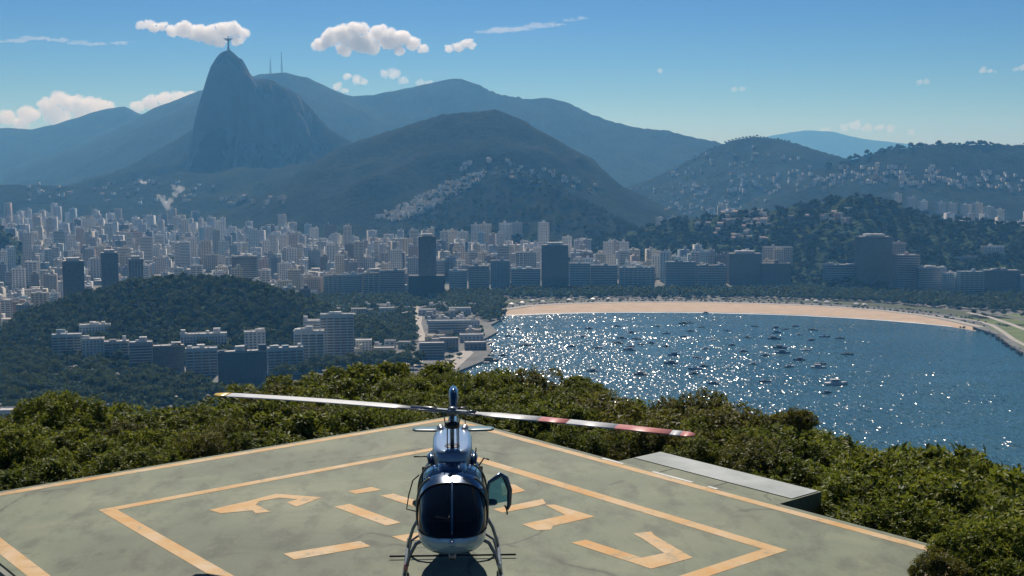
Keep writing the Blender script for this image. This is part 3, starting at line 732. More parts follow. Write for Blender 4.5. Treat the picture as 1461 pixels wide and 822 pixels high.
# roof fairings
def fair(name, m, secs, n=40):
    rings = []
    for (z, x, y0, y1, e) in secs:
        yc, hy = (y0 + y1) / 2, (y1 - y0) / 2
        rings.append([(x * math.copysign(abs(math.cos(t)) ** (2 / e), math.cos(t)), yc + hy * math.copysign(abs(math.sin(t)) ** (2 / e), math.sin(t)), z) for t in [2 * math.pi * q / n for q in range(n)]])
    return hp(name, MB().loft(rings), m)
fair('roof_fairing', M['h_navy'], [(1.98, .31, -.6, 1.02, 4), (2.10, .30, -.6, .96, 4), (2.17, .28, -.6, .84, 3.5), (2.205, .24, -.6, .70, 3)])
fair('mast_cowling', M['h_silver'], [(1.98, .39, -1.9, .46, 3.8), (2.14, .40, -1.9, .46, 3.8), (2.34, .395, -1.8, .44, 3.8), (2.39, .375, -1.7, .41, 3.4), (2.40, .31, -1.5, .34, 3)])
fair('cowling_opening', M['h_black'], [(2.396, .15, -.22, .17, 2), (2.41, .15, -.22, .17, 2), (2.412, .145, -.21, .16, 2)])
fair('engine_cowling', M['h_silver'], [(1.9, .33, -2.6, -.9, 2.6), (2.2, .31, -2.5, -.9, 2.6), (2.34, .22, -2.3, -1.0, 2.4)])
for sx in (-1, 1):
    hp('air_intake', MB().tube([(sx * .42, .15, 2.08), (sx * .43, -.2, 2.14), (sx * .38, -.7, 2.14)], [.05, .08, .04], 12), M['h_navy'])
    hp('exhaust_stack', MB().tube([(sx * .18, -1.5, 2.2), (sx * .24, -1.58, 2.36), (sx * .27, -1.68, 2.42)], .07, 12), M['h_metal'])
# mast, swashplate, rods, hub
mast = hp('rotor_mast', MB().tube([(0, 0, 2.3), (0, 0, HUBZ - .05)], .042, 14), M['h_metal'])
hp('swashplate', MB().tube([(0, 0, 2.76), (0, 0, 2.79), (0, 0, 2.86), (0, 0, 2.9)], [.09, .15, .15, .08], 18), M['h_black'])
for (x, y) in ((-.10, .05), (-.13, -.08), (.10, -.06)):
    hp('control_rod', MB().tube([(x, y, 2.4), (x * .95, y, 2.78)], .012, 8), M['h_metal'])
for sx in (-1, 1):
    hp('pitch_link', MB().tube([(sx * .13, .04, 2.82), (sx * .17, .09, HUBZ + .01)], .012, 8), M['h_metal'])
# rotor direction from the two blade tips in the photograph
tl, tr_ = at_z(310, 557, PADZ + HUBZ), at_z(992, 616, PADZ + HUBZ)
bd = (tr_ - tl).normalized(); inv = heli.rotation_euler.to_matrix().inverted(); bd = inv @ bd
bd.z = 0; bd.normalize(); bn = Vector((-bd.y, bd.x, 0))
def along(r, c, z): return tuple(bd * r + bn * c + Vector((0, 0, HUBZ + z)))
hub = hp('rotor_hub', MB().loft([[along(r, c, z) for c, z in ((-.05, -.035), (.05, -.035), (.05, .035), (-.05, .035))] for r in (-.40, -.12, .12, .40)]), M['h_metal'], False)
hp('hub_cap', MB().tube([(0, 0, HUBZ - .08), (0, 0, HUBZ + .05), (0, 0, HUBZ + .09)], [.10, .09, .05], 16), M['h_metal'], parent=hub)
hp('trunnion', MB().tube([tuple(bn * -.17 + Vector((0, 0, HUBZ))), tuple(bn * .17 + Vector((0, 0, HUBZ)))], .045, 10), M['h_metal'], parent=hub)
def blade(sign, R1, segs, name, pitch, root, chord=1.0):
    hp('blade_grip', MB().tube([along(sign * .33, 0, 0), along(sign * .5, 0, 0), along(sign * root, 0, .0)], [.055, .06, .05], 12), M['h_metal'])
    for k_ in (-1, 1):
        hp('drag_brace', MB().tube([along(sign * .25, k_ * .10, 0), along(sign * (root + .25), k_ * .11, 0)], .014, 6), M['h_metal'])
    first = None; cp, sp_ = math.cos(pitch), math.sin(pitch)
    prof = [(.165, 0), (.12, .014), (.02, .020), (-.10, .010), (-.165, .001), (-.10, -.008), (.02, -.015), (.12, -.012)]
    def ring(r, sc=1.0):
        droop = -.010 * (r - 1) ** 2 * .35
        return [along(sign * r, (c * chord * sc * cp - z * sp_), droop + c * chord * sc * sp_ + z * cp) for c, z in prof]
    for (r0, r1, m) in segs:
        n = max(2, int((r1 - r0) / .4)); rings = []
        for q in range(n + 1):
            r = r0 + (r1 - r0) * q / n
            sc = min(1.0, .32 + (r - root) * 1.6) if r < root + .5 else (1.0 if r < R1 - .12 else max(.35, 1 - (r - R1 + .12) * 4.5))
            rings.append(ring(r, sc))
        nm = name if first is None else 'blade_band'
        o = hp(nm, MB().loft(rings), m, True, parent=first)
        if first is None: first = o
    return first
Lr = (tr_ - hub_w).length; Ll = (tl - hub_w).length
Rb = (Lr + Ll) / 2
sg = 1 if True else -1
blade(1, Lr, [(.44, 1.95 / 5.1 * Lr, M['h_white']), (1.95 / 5.1 * Lr, 2.55 / 5.1 * Lr, M['h_red']), (2.55 / 5.1 * Lr, 3.55 / 5.1 * Lr, M['h_white']), (3.55 / 5.1 * Lr, 4.65 / 5.1 * Lr, M['h_red']), (4.65 / 5.1 * Lr, 4.85 / 5.1 * Lr, M['h_white']), (4.85 / 5.1 * Lr, Lr, M['h_red'])], 'rotor_blade', R(3.5), .44, 1.12)
blade(-1, Ll, [(.9, Ll - .36, M['h_white']), (Ll - .36, Ll, M['h_yellow'])], 'rotor_blade', R(3), .9, 1.1)
# tail boom, stabiliser, fin, tail rotor
hp('tail_boom', MB().tube([(0, -2.85, 1.62), (0, -4.2, 1.60), (0, -6.6, 1.60), (0, -7.0, 1.62)], [.20, .17, .12, .09], 20), M['h_navy'])
for sx in (-1, 1):
    rings = []
    for t in (0, .5, .92, 1.0):
        ch = .66 * (1 - .30 * max(0, t - .4)) * (1 if t < .95 else .6); x = sx * (.08 + t * .92)
        rings.append([(x, -5.75 + c * ch, 1.47 + z) for c, z in ((.5, 0), (.2, .025), (-.2, .02), (-.5, 0), (-.2, -.015), (.2, -.02))])
    hp('stabiliser', MB().loft(rings), M['h_teal'])
rings = []
for z, x, y0, y1 in ((.95, .05, -7.5, -7.2), (1.3, .09, -7.5, -6.85), (1.7, .13, -7.5, -6.6), (2.0, .135, -7.55, -6.75), (2.15, .125, -7.6, -6.85), (2.21, .09, -7.6, -6.95), (2.235, .04, -7.55, -7.0)):
    yc, hy = (y0 + y1) / 2, (y1 - y0) / 2
    rings.append([(x * math.cos(t), yc + hy * math.sin(t), z) for t in [2 * math.pi * q / 20 for q in range(20)]])
hp('tail_fin', MB().loft(rings), M['h_navy'])
trr = hp('tail_rotor', MB().tube([(-.10, -7.05, 1.72), (-.34, -7.05, 1.72)], .03, 10), M['h_metal'])
for s in (-1, 1):
    hp('tail_rotor_blade', MB().loft([[(-.30 + z, -7.05 + c * w_, 1.72 + s * r) for c, z in ((.06, 0), (0, .012), (-.06, 0), (0, -.012))] for r, w_ in ((.05, .6), (.25, 1), (.80, 1), (.83, .7))]), M['h_black'], parent=trr)
# skids and cross tubes
for sx in (-1, 1):
    sk = hp('skid', MB().tube([(sx * .93, -1.45, .055), (sx * .93, 1.35, .055), (sx * .93, 1.62, .09), (sx * .93, 1.80, .22), (sx * .93, 1.88, .36)], .045, 12), M['h_metal'])
    hp('skid_shoe', MB().box(sx * .93 - .03, sx * .93 + .03, -1.2, 1.2, .0, .03), M['h_black'], False, parent=sk)
    for y in (.85, -.85):
        hp('cross_tube', MB().tube([(sx * .30, y, .80), (sx * .52, y, .79), (sx * .70, y, .70), (sx * .82, y, .48), (sx * .90, y, .22), (sx * .93, y, .06)], .034, 12), M['h_metal'])
    hp('boarding_step', MB().tube([(sx * .55, .35, .78), (sx * .80, .38, .62), (sx * .86, .38, .40), (sx * .88, .38, .10)], .022, 10), M['h_metal'])
    hp('skid_band', MB().tube([(sx * .905, .85, .20), (sx * .885, .85, .30)], .040, 12), M['h_red'] if sx > 0 else M['h_white'])
hp('shadow_bar', MB().tube([(-1.28, -.35, .06), (1.28, -.35, .06)], .02, 8), M['h_black'])  # black bar standing in for the cross tubes' shadow on the deck
hp('landing_light', MB().tube([(0, 1.55, .84), (0, 1.60, .72), (0, 1.66, .66)], [.05, .07, .06], 14), M['h_metal'])
# antennas, handles, pitot
hp('antenna', MB().tube([(.40, .25, 2.13), (.50, .25, 2.26), (.75, .30, 2.27)], .014, 6), M['h_black'])
hp('antenna', MB().tube([(-.52, .2, 2.05), (-.62, .2, 2.20), (-.72, .24, 2.18)], .016, 6), M['h_black'])
hp('antenna', MB().tube([(-.45, .0, 2.08), (-.47, -.02, 2.36)], .013, 6), M['h_black'])
hp('pitot_tube', MB().tube([(0, 2.33, 1.26), (0, 2.56, 1.24)], .012, 8), M['h_metal'])
hp('grab_rail', MB().tube([(.66, .75, 1.30), (.88, .70, 1.34), (.84, .66, 1.60), (.76, .62, 1.88), (.64, .58, 1.98)], .013, 8), M['h_black'])
hp('wiper', MB().tube([(.05, 2.16, 1.63), (.06, 2.19, 1.585), (.30, 2.10, 1.60)], .008, 6), M['h_black'])
# open front door on the helicopter's left side
door = empty('open_door', (0, 0, 0)); door.parent = heli
frame_pts = [(-.67, 1.02, 1.48), (-.67, 1.02, 1.80), (-.70, 1.01, 1.93), (-.92, .93, 2.06), (-1.02, .90, 1.98), (-1.10, .87, 1.74), (-1.09, .87, 1.46), (-1.05, .88, 1.36)]
bpy.data.objects.remove(door)
door = hp('open_door', MB().tube(frame_pts, [.028, .03, .034, .05, .055, .05, .045, .03], 10), M['h_navy'])
hp('door_glass', MB().loft([[(-.68, 1.02, 1.50), (-.69, 1.01, 1.90), (-.91, .93, 2.03), (-1.0, .91, 1.95), (-1.07, .88, 1.74), (-1.06, .88, 1.52)], [(-.682, 1.014, 1.50), (-.692, 1.004, 1.90), (-.912, .924, 2.03), (-1.002, .904, 1.95), (-1.072, .874, 1.74), (-1.062, .874, 1.52)]]), M['h_door_glass'], False, parent=door)
hp('door_handle', MB().tube([(-1.0, .93, 1.46), (-1.04, .95, 1.38), (-1.05, .93, 1.28)], .016, 6), M['h_black'], parent=door)
# cabin interior
for sx in (-1, 1):
    st = hp('seat', MB().box(sx * .32 - .20, sx * .32 + .20, .62, 1.08, 1.0, 1.18), M['h_seat'], False)
    hp('seat_back', MB().loft([[(sx * .32 - .19, .60, 1.18), (sx * .32 + .19, .60, 1.18), (sx * .32 + .19, .70, 1.18), (sx * .32 - .19, .70, 1.18)], [(sx * .32 - .17, .48, 1.78), (sx * .32 + .17, .48, 1.78), (sx * .32 + .17, .56, 1.78), (sx * .32 - .17, .56, 1.78)]]), M['h_seat'], False, parent=st)
hp('instrument_panel', MB().loft([[(-.22, 1.75, .95), (.22, 1.75, .95), (.22, 1.95, .95), (-.22, 1.95, .95)], [(-.36, 1.70, 1.42), (.36, 1.70, 1.42), (.34, 1.92, 1.46), (-.34, 1.92, 1.46)]]), M['h_black'], False)
hp('rear_bulkhead', MB().box(-.6, .6, .02, .06, .86, 2.0), M['h_seat'], False)

# ================================================================== BUILDINGS
def facade(w, d, h, style, fh=3.1):
    """window panes and projecting slabs for the front and both end walls; returns two builders"""
    gl, sl = MB(), MB()
    nf = max(1, int((h - 1.2) / fh))
    def wall(along, nrm, org, length, st):
        # along, nrm: unit vectors in plan, org: start corner
        def pt(a, o, z): return (org[0] + along[0] * a + nrm[0] * o, org[1] + along[1] * a + nrm[1] * o, z)
        def slab(a0, a1, o1, z0, z1):
            sl.loft([[pt(a0, .02, z), pt(a1, .02, z), pt(a1, o1, z), pt(a0, o1, z)] for z in (z0, z1)])
        for f in range(nf):
            z = .9 + f * fh
            if st == 'ribbon':
                gl.quad(pt(.5, .06, z + .8), pt(length - .5, .06, z + .8), pt(length - .5, .06, z + 2.5), pt(.5, .06, z + 2.5))
                slab(.0, length, .35, z - .25, z + .12)
            elif st == 'balcony':
                nb = max(1, int(length / 7)); bl = length / nb
                for b in range(nb):
                    a0 = b * bl + .7; a1 = (b + 1) * bl - .7
                    slab(a0, a1, 1.2, z - .1, z + .75)
                    gl.quad(pt(a0, .06, z + .2), pt(a1, .06, z + .2), pt(a1, .06, z + 2.4), pt(a0, .06, z + 2.4))
            elif st == 'glass':
                gl.quad(pt(.15, .06, z - .35), pt(length - .15, .06, z - .35), pt(length - .15, .06, z + 2.45), pt(.15, .06, z + 2.45))
            else:
                bay = 3.3 if st == 'grid' else 4.6
                nb = max(1, int(length / bay)); bl = length / nb
                for b in range(nb):
                    a = b * bl + bl * .25; ww = bl * .5
                    gl.quad(pt(a, .06, z + .7), pt(a + ww, .06, z + .7), pt(a + ww, .06, z + 2.3), pt(a, .06, z + 2.3))
        if st == 'glass':
            nb = max(2, int(length / 4))
            for b in range(nb + 1): slab(max(0, b * length / nb - .15), min(length, b * length / nb + .15), .25, 0, h - .5)
    wall((1, 0), (0, -1), (-w / 2, -d / 2), w, style)
    es = 'sparse' if style in ('balcony', 'ribbon') else style
    wall((0, 1), (1, 0), (w / 2, -d / 2), d, es)
    wall((0, -1), (-1, 0), (-w / 2, d / 2), d, es)
    return gl, sl
NB = [0]
def building(x, y, w, d, h, rz, color, style, label, group, cat='building', name='apartment_building', z=None, roof='tank', podium=None, fh=3.1):
    NB[0] += 1; rr = random.Random(NB[0] * 31 + 5)
    z = float(land_z(x, y)) if z is None else z
    root = empty(name, (x, y, z), rz, label, cat, group)
    wallm = M['w_' + color]
    MB().box(-w / 2, w / 2, -d / 2, d / 2, -1.0, h - .5).build('wall', wallm, root)
    MB().box(-w / 2 - .15, w / 2 + .15, -d / 2 - .15, d / 2 + .15, h - .5, h - .15).build('roof', M['roof'], root)
    pr = MB()
    for b in ((-w / 2, w / 2, -d / 2, -d / 2 + .3), (-w / 2, w / 2, d / 2 - .3, d / 2), (-w / 2, -w / 2 + .3, -d / 2 + .3, d / 2 - .3), (w / 2 - .3, w / 2, -d / 2 + .3, d / 2 - .3)):
        pr.box(b[0], b[1], b[2], b[3], h - .15, h + .75)
    pr.build('parapet', wallm, root)
    gl, sl = facade(w, d, h, style, fh)
    if gl.f: tag(gl.build('window_rows', M['glass'], root), kind='stuff')
    if sl.f:
        o = sl.build('balcony_rows' if style == 'balcony' else 'facade_ribs', M['slab'] if color not in ('black', 'brown', 'dark blue') else wallm, root); tag(o, kind='stuff'); fix_normals(o.data)
    if roof == 'tank':
        cx = rr.uniform(-.2, .2) * w; pw = min(w * .4, rr.uniform(4, 8)); pd = min(d * .5, rr.uniform(3.5, 6)); ph = rr.uniform(2.8, 5)
        pt_ = MB().box(cx - pw / 2, cx + pw / 2, -pd / 2, pd / 2, h - .15, h - .15 + ph).build('penthouse', wallm, root)
        MB().box(cx - pw * .3, cx + pw * .3, -pd * .35, pd * .35, h - .15 + ph, h + ph + 1.6).build('water_tank', M['roof'], pt_)
        c2 = cx + (w * .3 if cx < 0 else -w * .3)
        MB().tube([(c2, d * .1, h - .15), (c2, d * .1, h + 1.5)], min(1.3, w * .1), 8).build('water_tank', M['slab'], root)
    elif roof == 'cap':
        MB().box(-w * .3, w * .3, -d * .3, d * .3, h - .15, h + 4.5).build('plant_room', M['roof'], root)
        MB().tube([(w * .1, 0, h + 4.5), (w * .1, 0, h + 11)], .25, 6).build('antenna', M['dark_steel'], root)
    elif roof == 'penthouses':
        for q in range(max(2, int(w / 9))):
            cx = rr.uniform(-w * .44, w * .44); cy = rr.uniform(-d * .25, d * .25); sx_, sy_ = rr.uniform(1.6, 5.0), rr.uniform(1.5, d * .22)
            sx_ = min(sx_, w / 2 - abs(cx) + .1)
            MB().box(cx - sx_, cx + sx_, cy - sy_, cy + sy_, h - .15 - q * .004, h + rr.choice((1.6, 2.6, 2.9, 3.4, 5.2)) + q * .01).build('penthouse', M['w_white'] if rr.random() < .6 else wallm, root)
        for q in range(max(2, int(w / 8))):
            cx = rr.uniform(-w * .45, w * .45); cy = rr.uniform(-d * .42, d * .42); s = rr.uniform(.4, .9)
            MB().tube([(cx, cy, h - .15), (cx, cy, h + rr.uniform(.8, 1.6))], s, 8).build('water_tank', M['slab'], root)
    if podium:
        MB().box(-w / 2 - podium[0], w / 2 + podium[1], -d / 2 - 3, d / 2 + 2, -1, podium[2]).build('podium', wallm, root)
    return root
footprints = []
def bpx(x0, x1, yt, yb, color, style, label, rz=0.0, d=18, group=None, dist=None, z=LZ, roof='tank', name='apartment_building', podium=None, cat='building'):
    """a building from its place in the photograph: left, right, roof and foot pixels"""
    c = at_z((x0 + x1) / 2, yb, z) if dist is None else at_y((x0 + x1) / 2, yb, dist)
    zz = z
    top_ = at_y((x0 + x1) / 2, yt, c.y); w = (x1 - x0) * c.y / F * 1.01 / (abs(math.cos(rz)) + abs(math.sin(rz)) * d / max((x1 - x0) * c.y / F, 8) * .8)
    h = top_.z - zz
    footprints.append((c.x, c.y + d / 2, w / 2 + 4, d / 2 + 5))
    return building(c.x, c.y + d / 2, w, d, h, rz, color, style, label, group, cat, name, zz, roof, podium)
# --- landmark blocks round the bay
bpx(597, 622, 338, 424, 'black', 'glass', 'tall black glass office tower standing alone among pale blocks', .12, 24, roof='cap', name='office_tower', cat='tower', podium=(18, 14, 36))
bpx(773, 811, 350, 413, 'black', 'glass', 'broad black office block with white plant room near the beach', -.04, 26, roof='cap', name='office_tower', cat='tower')
bpx(1040, 1086, 362, 409, 'brown', 'ribbon', 'dark brown slab block with pale flat roof behind the beach', .0, 24, roof='cap', name='office_building')
bpx(1087, 1128, 376, 410, 'brown', 'grid', 'low brown block beside the dark brown slab block', .0, 20)
bpx(1089, 1130, 353, 402, 'pale grey', 'grid', 'pale grey block rising behind the low brown block', .0, 18, dist=2235)
bpx(1225, 1271, 338, 414, 'brown', 'glass', 'tallest dark brown twin bay tower with pale roof slab by the spit', .0, 30, roof='cap', name='office_tower', cat='tower')
bpx(1269, 1291, 347, 408, 'beige', 'grid', 'beige tower tucked behind the tallest dark brown tower', .0, 18, dist=2190)
bpx(1276, 1312, 364, 416, 'dusty pink', 'ribbon', 'dusty pink tower with ribbed side beside the tallest dark tower', .22, 20)
bpx(1195, 1216, 358, 405, 'white', 'grid', 'slim white tower behind a low blue grey block', .0, 16, dist=2265)
bpx(1177, 1223, 378, 412, 'blue grey', 'ribbon', 'low blue grey block beside the tallest dark brown tower', .08, 20, roof='penthouses')
bpx(1311, 1350, 382, 418, 'blue grey', 'ribbon', 'blue grey ribbon windowed block right of the dusty pink tower', -.05, 20, roof='penthouses')
bpx(1347, 1370, 390, 421, 'white', 'grid', 'narrow white block with a sunlit end wall by the lawn', .3, 14)
bpx(1369, 1403, 388, 423, 'pale blue', 'balcony', 'pale blue balconied block next to the narrow white block', .0, 18)
bpx(1403, 1455, 386, 420, 'dark blue', 'ribbon', 'wide dark blue block at the foot of the wooded ridge', .0, 20, roof='penthouses')
bpx(1456, 1500, 393, 421, 'grey', 'grid', 'grey block beyond the wide dark blue block', .0, 18)
bpx(1350, 1394, 366, 410, 'pale grey', 'grid', 'pale grey twin block on the slope above the pale blue block', .1, 18, dist=2245)
bpx(1402, 1431, 352, 410, 'white', 'grid', 'tall white tower above the wide dark blue block', .0, 18, dist=2275)
bpx(950, 992, 374, 412, 'blue grey', 'ribbon', 'blue grey slab block with many rooftop sheds behind the beach', .0, 20, roof='penthouses')
bpx(994, 1036, 379, 412, 'grey', 'balcony', 'grey balconied slab between the blue grey slab and the dark brown slab', .02, 18, roof='penthouses')
bpx(884, 934, 382, 413, 'pale blue', 'balcony', 'pale blue balconied slab block behind the palms of the beach', .03, 20, roof='penthouses')
bpx(843, 881, 379, 412, 'blue grey', 'balcony', 'blue grey balconied block between the black office block and a pale slab', -.02, 18)
bpx(813, 842, 376, 412, 'pale blue', 'ribbon', 'pale blue ribboned block directly beside the broad black office block', .0, 18)
bpx(729, 771, 384, 412, 'pale blue', 'ribbon', 'pale blue slab left of the broad black office block', .05, 18, roof='penthouses')
bpx(700, 727, 372, 412, 'blue grey', 'grid', 'plain blue grey block third from the broad black office block', .0, 18)
bpx(668, 698, 380, 413, 'grey', 'balcony', 'grey balconied block halfway between the two black towers', .1, 18)
bpx(641, 666, 386, 414, 'pale blue', 'ribbon', 'pale blue ribboned block beside the podium of the tall black tower', .0, 18)
bpx(540, 577, 386, 420, 'blue grey', 'balcony', 'blue grey balconied block just left of the tall black tower', .2, 18)
bpx(516, 540, 390, 420, 'cream', 'balcony', 'cream and blue block with a bright end wall left of the tall black tower', .3, 14)
bpx(487, 516, 392, 421, 'pale blue', 'ribbon', 'pale blue block in the row of thin cream blocks above the trees', .3, 14)
bpx(460, 487, 393, 421, 'cream', 'balcony', 'thin cream block in the row above the trees', .3, 14)
bpx(432, 460, 396, 420, 'beige', 'grid', 'beige block at the end of the row above the trees', .25, 14)
bpx(768, 783, 318, 395, 'white', 'grid', 'very slim tall white tower in front of the wooded spur', .3, 16, dist=2430)
for k_, (a, b, t, col) in enumerate(((672, 686, 321, 'pale grey'), (686, 701, 320, 'cream'), (712, 729, 319, 'white'), (729, 745, 318, 'pale grey'), (637, 652, 329, 'cream'), (652, 668, 331, 'white'))):
    bpx(a, b, t, 372, col, 'grid', 'slender %s tower in the pairs rising below the wooded spur' % col, .2, 15, dist=2750 + 25 * k_, group='slender towers below the spur')
for k_, (a, b, t) in enumerate(((861, 875, 346), (882, 897, 346))):
    bpx(a, b, t, 385, 'white', 'grid', 'slim white tower of a matching pair behind the beachfront slabs', .1, 15, dist=2340, group='matching pair of white towers')
# --- three slender blue towers behind the knoll and the blocks at the left edge
bpx(85, 118, 373, 432, 'dark blue', 'glass', 'dark blue round shouldered tower at the end of the knoll', .35, 26, dist=1680, roof='cap', name='office_tower', cat='tower')
bpx(140, 167, 361, 415, 'dark blue', 'ribbon', 'dark blue tower with spiked roof behind the knoll', .35, 26, dist=1830, roof='cap', name='office_tower', cat='tower')
bpx(180, 203, 370, 412, 'blue grey', 'glass', 'blue grey tower behind the knoll with a lit corner', .35, 22, dist=1860, roof='cap', name='office_tower', cat='tower')
bpx(330, 366, 366, 405, 'grey', 'ribbon', 'dark grey block just over the crest of the knoll', .1, 22, dist=1900, roof='penthouses')
bpx(20, 72, 426, 452, 'pale blue', 'ribbon', 'long pale blue block at the foot of the knoll', -.12, 18, roof='penthouses')
bpx(-22, 18, 428, 458, 'white', 'balcony', 'white block next to the long pale blue block', -.12, 18)
# --- near slabs below the knoll
G1 = None
near = [(72, 114, 478, 513, 'pale blue', 'balcony', 'pale blue slab at the far end of the near apartment row'), (112, 156, 464, 505, 'white', 'grid', 'tall white slab behind the far end of the near apartment row'),
        (115, 147, 484, 518, 'white', 'grid', 'white slab with a bare bright end wall in the near apartment row'), (146, 182, 488, 519, 'pale grey', 'balcony', 'pale grey balconied slab in the middle of the near row'),
        (182, 216, 489, 522, 'blue grey', 'ribbon', 'blue grey ribboned slab in the middle of the near row'), (216, 261, 494, 530, 'brown', 'ribbon', 'brownish slab with one pale end wall in the near row'),
        (256, 322, 477, 512, 'white', 'grid', 'long white penthouse block behind the brownish slab'), (262, 309, 498, 536, 'pale blue', 'balcony', 'pale blue balconied slab beside the brownish slab'),
        (309, 379, 502, 548, 'dark blue', 'grid', 'big dark blue slab with a lattice of small windows nearest the hilltop trees'), (346, 378, 474, 515, 'white', 'sparse', 'white blank walled block rising behind the big dark blue slab'),
        (379, 432, 497, 535, 'pale blue', 'balcony', 'pale blue block with balconies beside the big dark blue slab'), (418, 462, 473, 522, 'white', 'balcony', 'white stepped block with a bright side wall'),
        (456, 505, 449, 512, 'pale blue', 'balcony', 'tallest pale blue and white apartment block of the near group'), (432, 470, 458, 505, 'white', 'ribbon', 'white upper block behind the stepped block')]
for (a, b, t, bb, col, st, lab) in near:
    bpx(a, b, t, bb, col, st, lab, .27 if a < 400 else .12, 15, roof='penthouses')
# --- low buildings by the left shore
low = [(610, 672, 458, 478, 'pale blue', 'ribbon', 'low wide pale blue block with white roof by the shore road'), (597, 634, 490, 511, 'blue grey', 'ribbon', 'small two part block with white terraces near the jetties'),
       (626, 654, 483, 500, 'grey', 'grid', 'small grey block with a pale roof behind the jetties'), (506, 530, 486, 503, 'white', 'grid', 'small white house beside the tallest near apartment block'),
       (533, 562, 497, 512, 'cream', 'grid', 'cream low house among the trees near the shore'), (655, 690, 478, 488, 'white', 'sparse', 'long white boat shed on the left shore'),
       (662, 694, 489, 499, 'grey', 'sparse', 'grey boat shed beside the white boat shed'), (540, 562, 440, 452, 'white', 'grid', 'white low pavilion between park trees'),
       (500, 522, 441, 452, 'cream', 'grid', 'cream low pavilion between park trees'), (412, 452, 415, 422, 'white', 'sparse', 'curved white roofed hall above the park trees'),
       (-5, 50, 586, 606, 'white', 'ribbon', 'white flat roofed house below the hilltop shrubs'), (596, 622, 442, 450, 'white', 'sparse', 'white pavilion at the end of the shore road'), (640, 672, 440, 449, 'white', 'sparse', 'white hall with low roof behind the shore trees')]
for (a, b, t, bb, col, st, lab) in low:
    bpx(a, b, t, bb, col, st, lab, .1, 14, roof='none', name='low_building')
shore_houses = []
for q in range(500):
    hx, hy = random.uniform(470, 705), random.uniform(438, 516)
    if len(shore_houses) >= 60: break
    p = at_z(hx, hy, LZ)
    if 588 < hx < 612 or (505 < hx < 592 and 455 < hy < 492): continue
    if hx > 682 - max(0, (hy - 500)) * .8 or (hy > 500 and 545 < hx < 610) or (hx > 628 and hy > 498): continue
    w_, d_ = random.uniform(9, 20), random.uniform(8, 13)
    if any(abs(p.x - f[0]) < f[2] + w_ / 2 and abs(p.y - f[1]) < f[3] + d_ / 2 for f in footprints): continue
    col = random.choice(('white', 'white', 'cream', 'pale grey', 'beige')); hh = random.uniform(4, 9); shore_houses.append(1)
    footprints.append((p.x, p.y, w_ / 2, d_ / 2)); ro = random.choice(('none', 'penthouses'))
    building(p.x, p.y, w_, d_, hh, random.uniform(-.3, .5), col, random.choice(('grid', 'sparse', 'ribbon')), '%s %s house with %s roof among trees on the left shore' % ('low' if hh < 6.5 else 'two storey', col, 'flat' if ro == 'none' else 'cluttered'), 'houses of the left shore', 'house', 'low_building', LZ, ro)
# --- shore road and jetties
sr = [P2(x, y, LZ) for x, y in [(598, 512), (606, 495), (601, 478), (596, 462), (598, 448), (590, 432)]]
strip('road', offset(sr, -5), offset(sr, 5), LZ + .05, LZ + .05, M['paving'], 'pale shore road running up from the jetties')
px_sheet('quay', [(632, 520), (655, 502), (668, 498), (676, 503), (650, 527)], LZ + .045, M['paving'], 'pale concrete quay by the left shore')
px_sheet('car_park', [(548, 512), (605, 508), (602, 522), (548, 528)], LZ + .045, M['paving'], 'pale car park between the near blocks and the shore')
sl_ = [P2(x, y, LZ) for x, y in [(60, 512), (100, 506), (130, 512), (150, 524)]]
strip('road', offset(sl_, -4), offset(sl_, 4), LZ + .05, LZ + .05, M['paving'], 'pale lane between the trees below the near slabs')
sl_ = [P2(x, y, LZ) for x, y in [(220, 580), (250, 566), (285, 562), (330, 560)]]
strip('road', offset(sl_, -4), offset(sl_, 4), LZ + .05, LZ + .05, M['paving'], 'pale bend of road in front of the dark blue slab')
for k_, (a, b) in enumerate((((676, 496), (703, 488)), ((672, 508), (706, 505)), ((664, 516), (698, 517)))):
    A, B = at_z(*a, 1.2), at_z(*b, 1.2); t = (B - A).normalized(); nn = Vector((-t.y, t.x, 0)) * 2.2
    jt = empty('jetty', (A.x, A.y, 0), 0, 'narrow pale jetty reaching into the bay from the left shore', 'jetty', 'jetties of the left shore')
    mb = MB().loft([[tuple(A - nn + Vector((0, 0, z)) - Vector((A.x, A.y, 0))), tuple(B - nn + Vector((0, 0, z)) - Vector((A.x, A.y, 0))), tuple(B + nn + Vector((0, 0, z)) - Vector((A.x, A.y, 0))), tuple(A + nn + Vector((0, 0, z)) - Vector((A.x, A.y, 0)))] for z in (0, .4)])
    fix_normals(mb.build('deck', M['paving'], jt).data)
    for q in range(4):
        p = (B - A) * (q + .7) / 4.2
        MB().tube([(p.x, p.y, -2), (p.x, p.y, 1.25)], .35, 6).build('pile', M['rock'], jt)

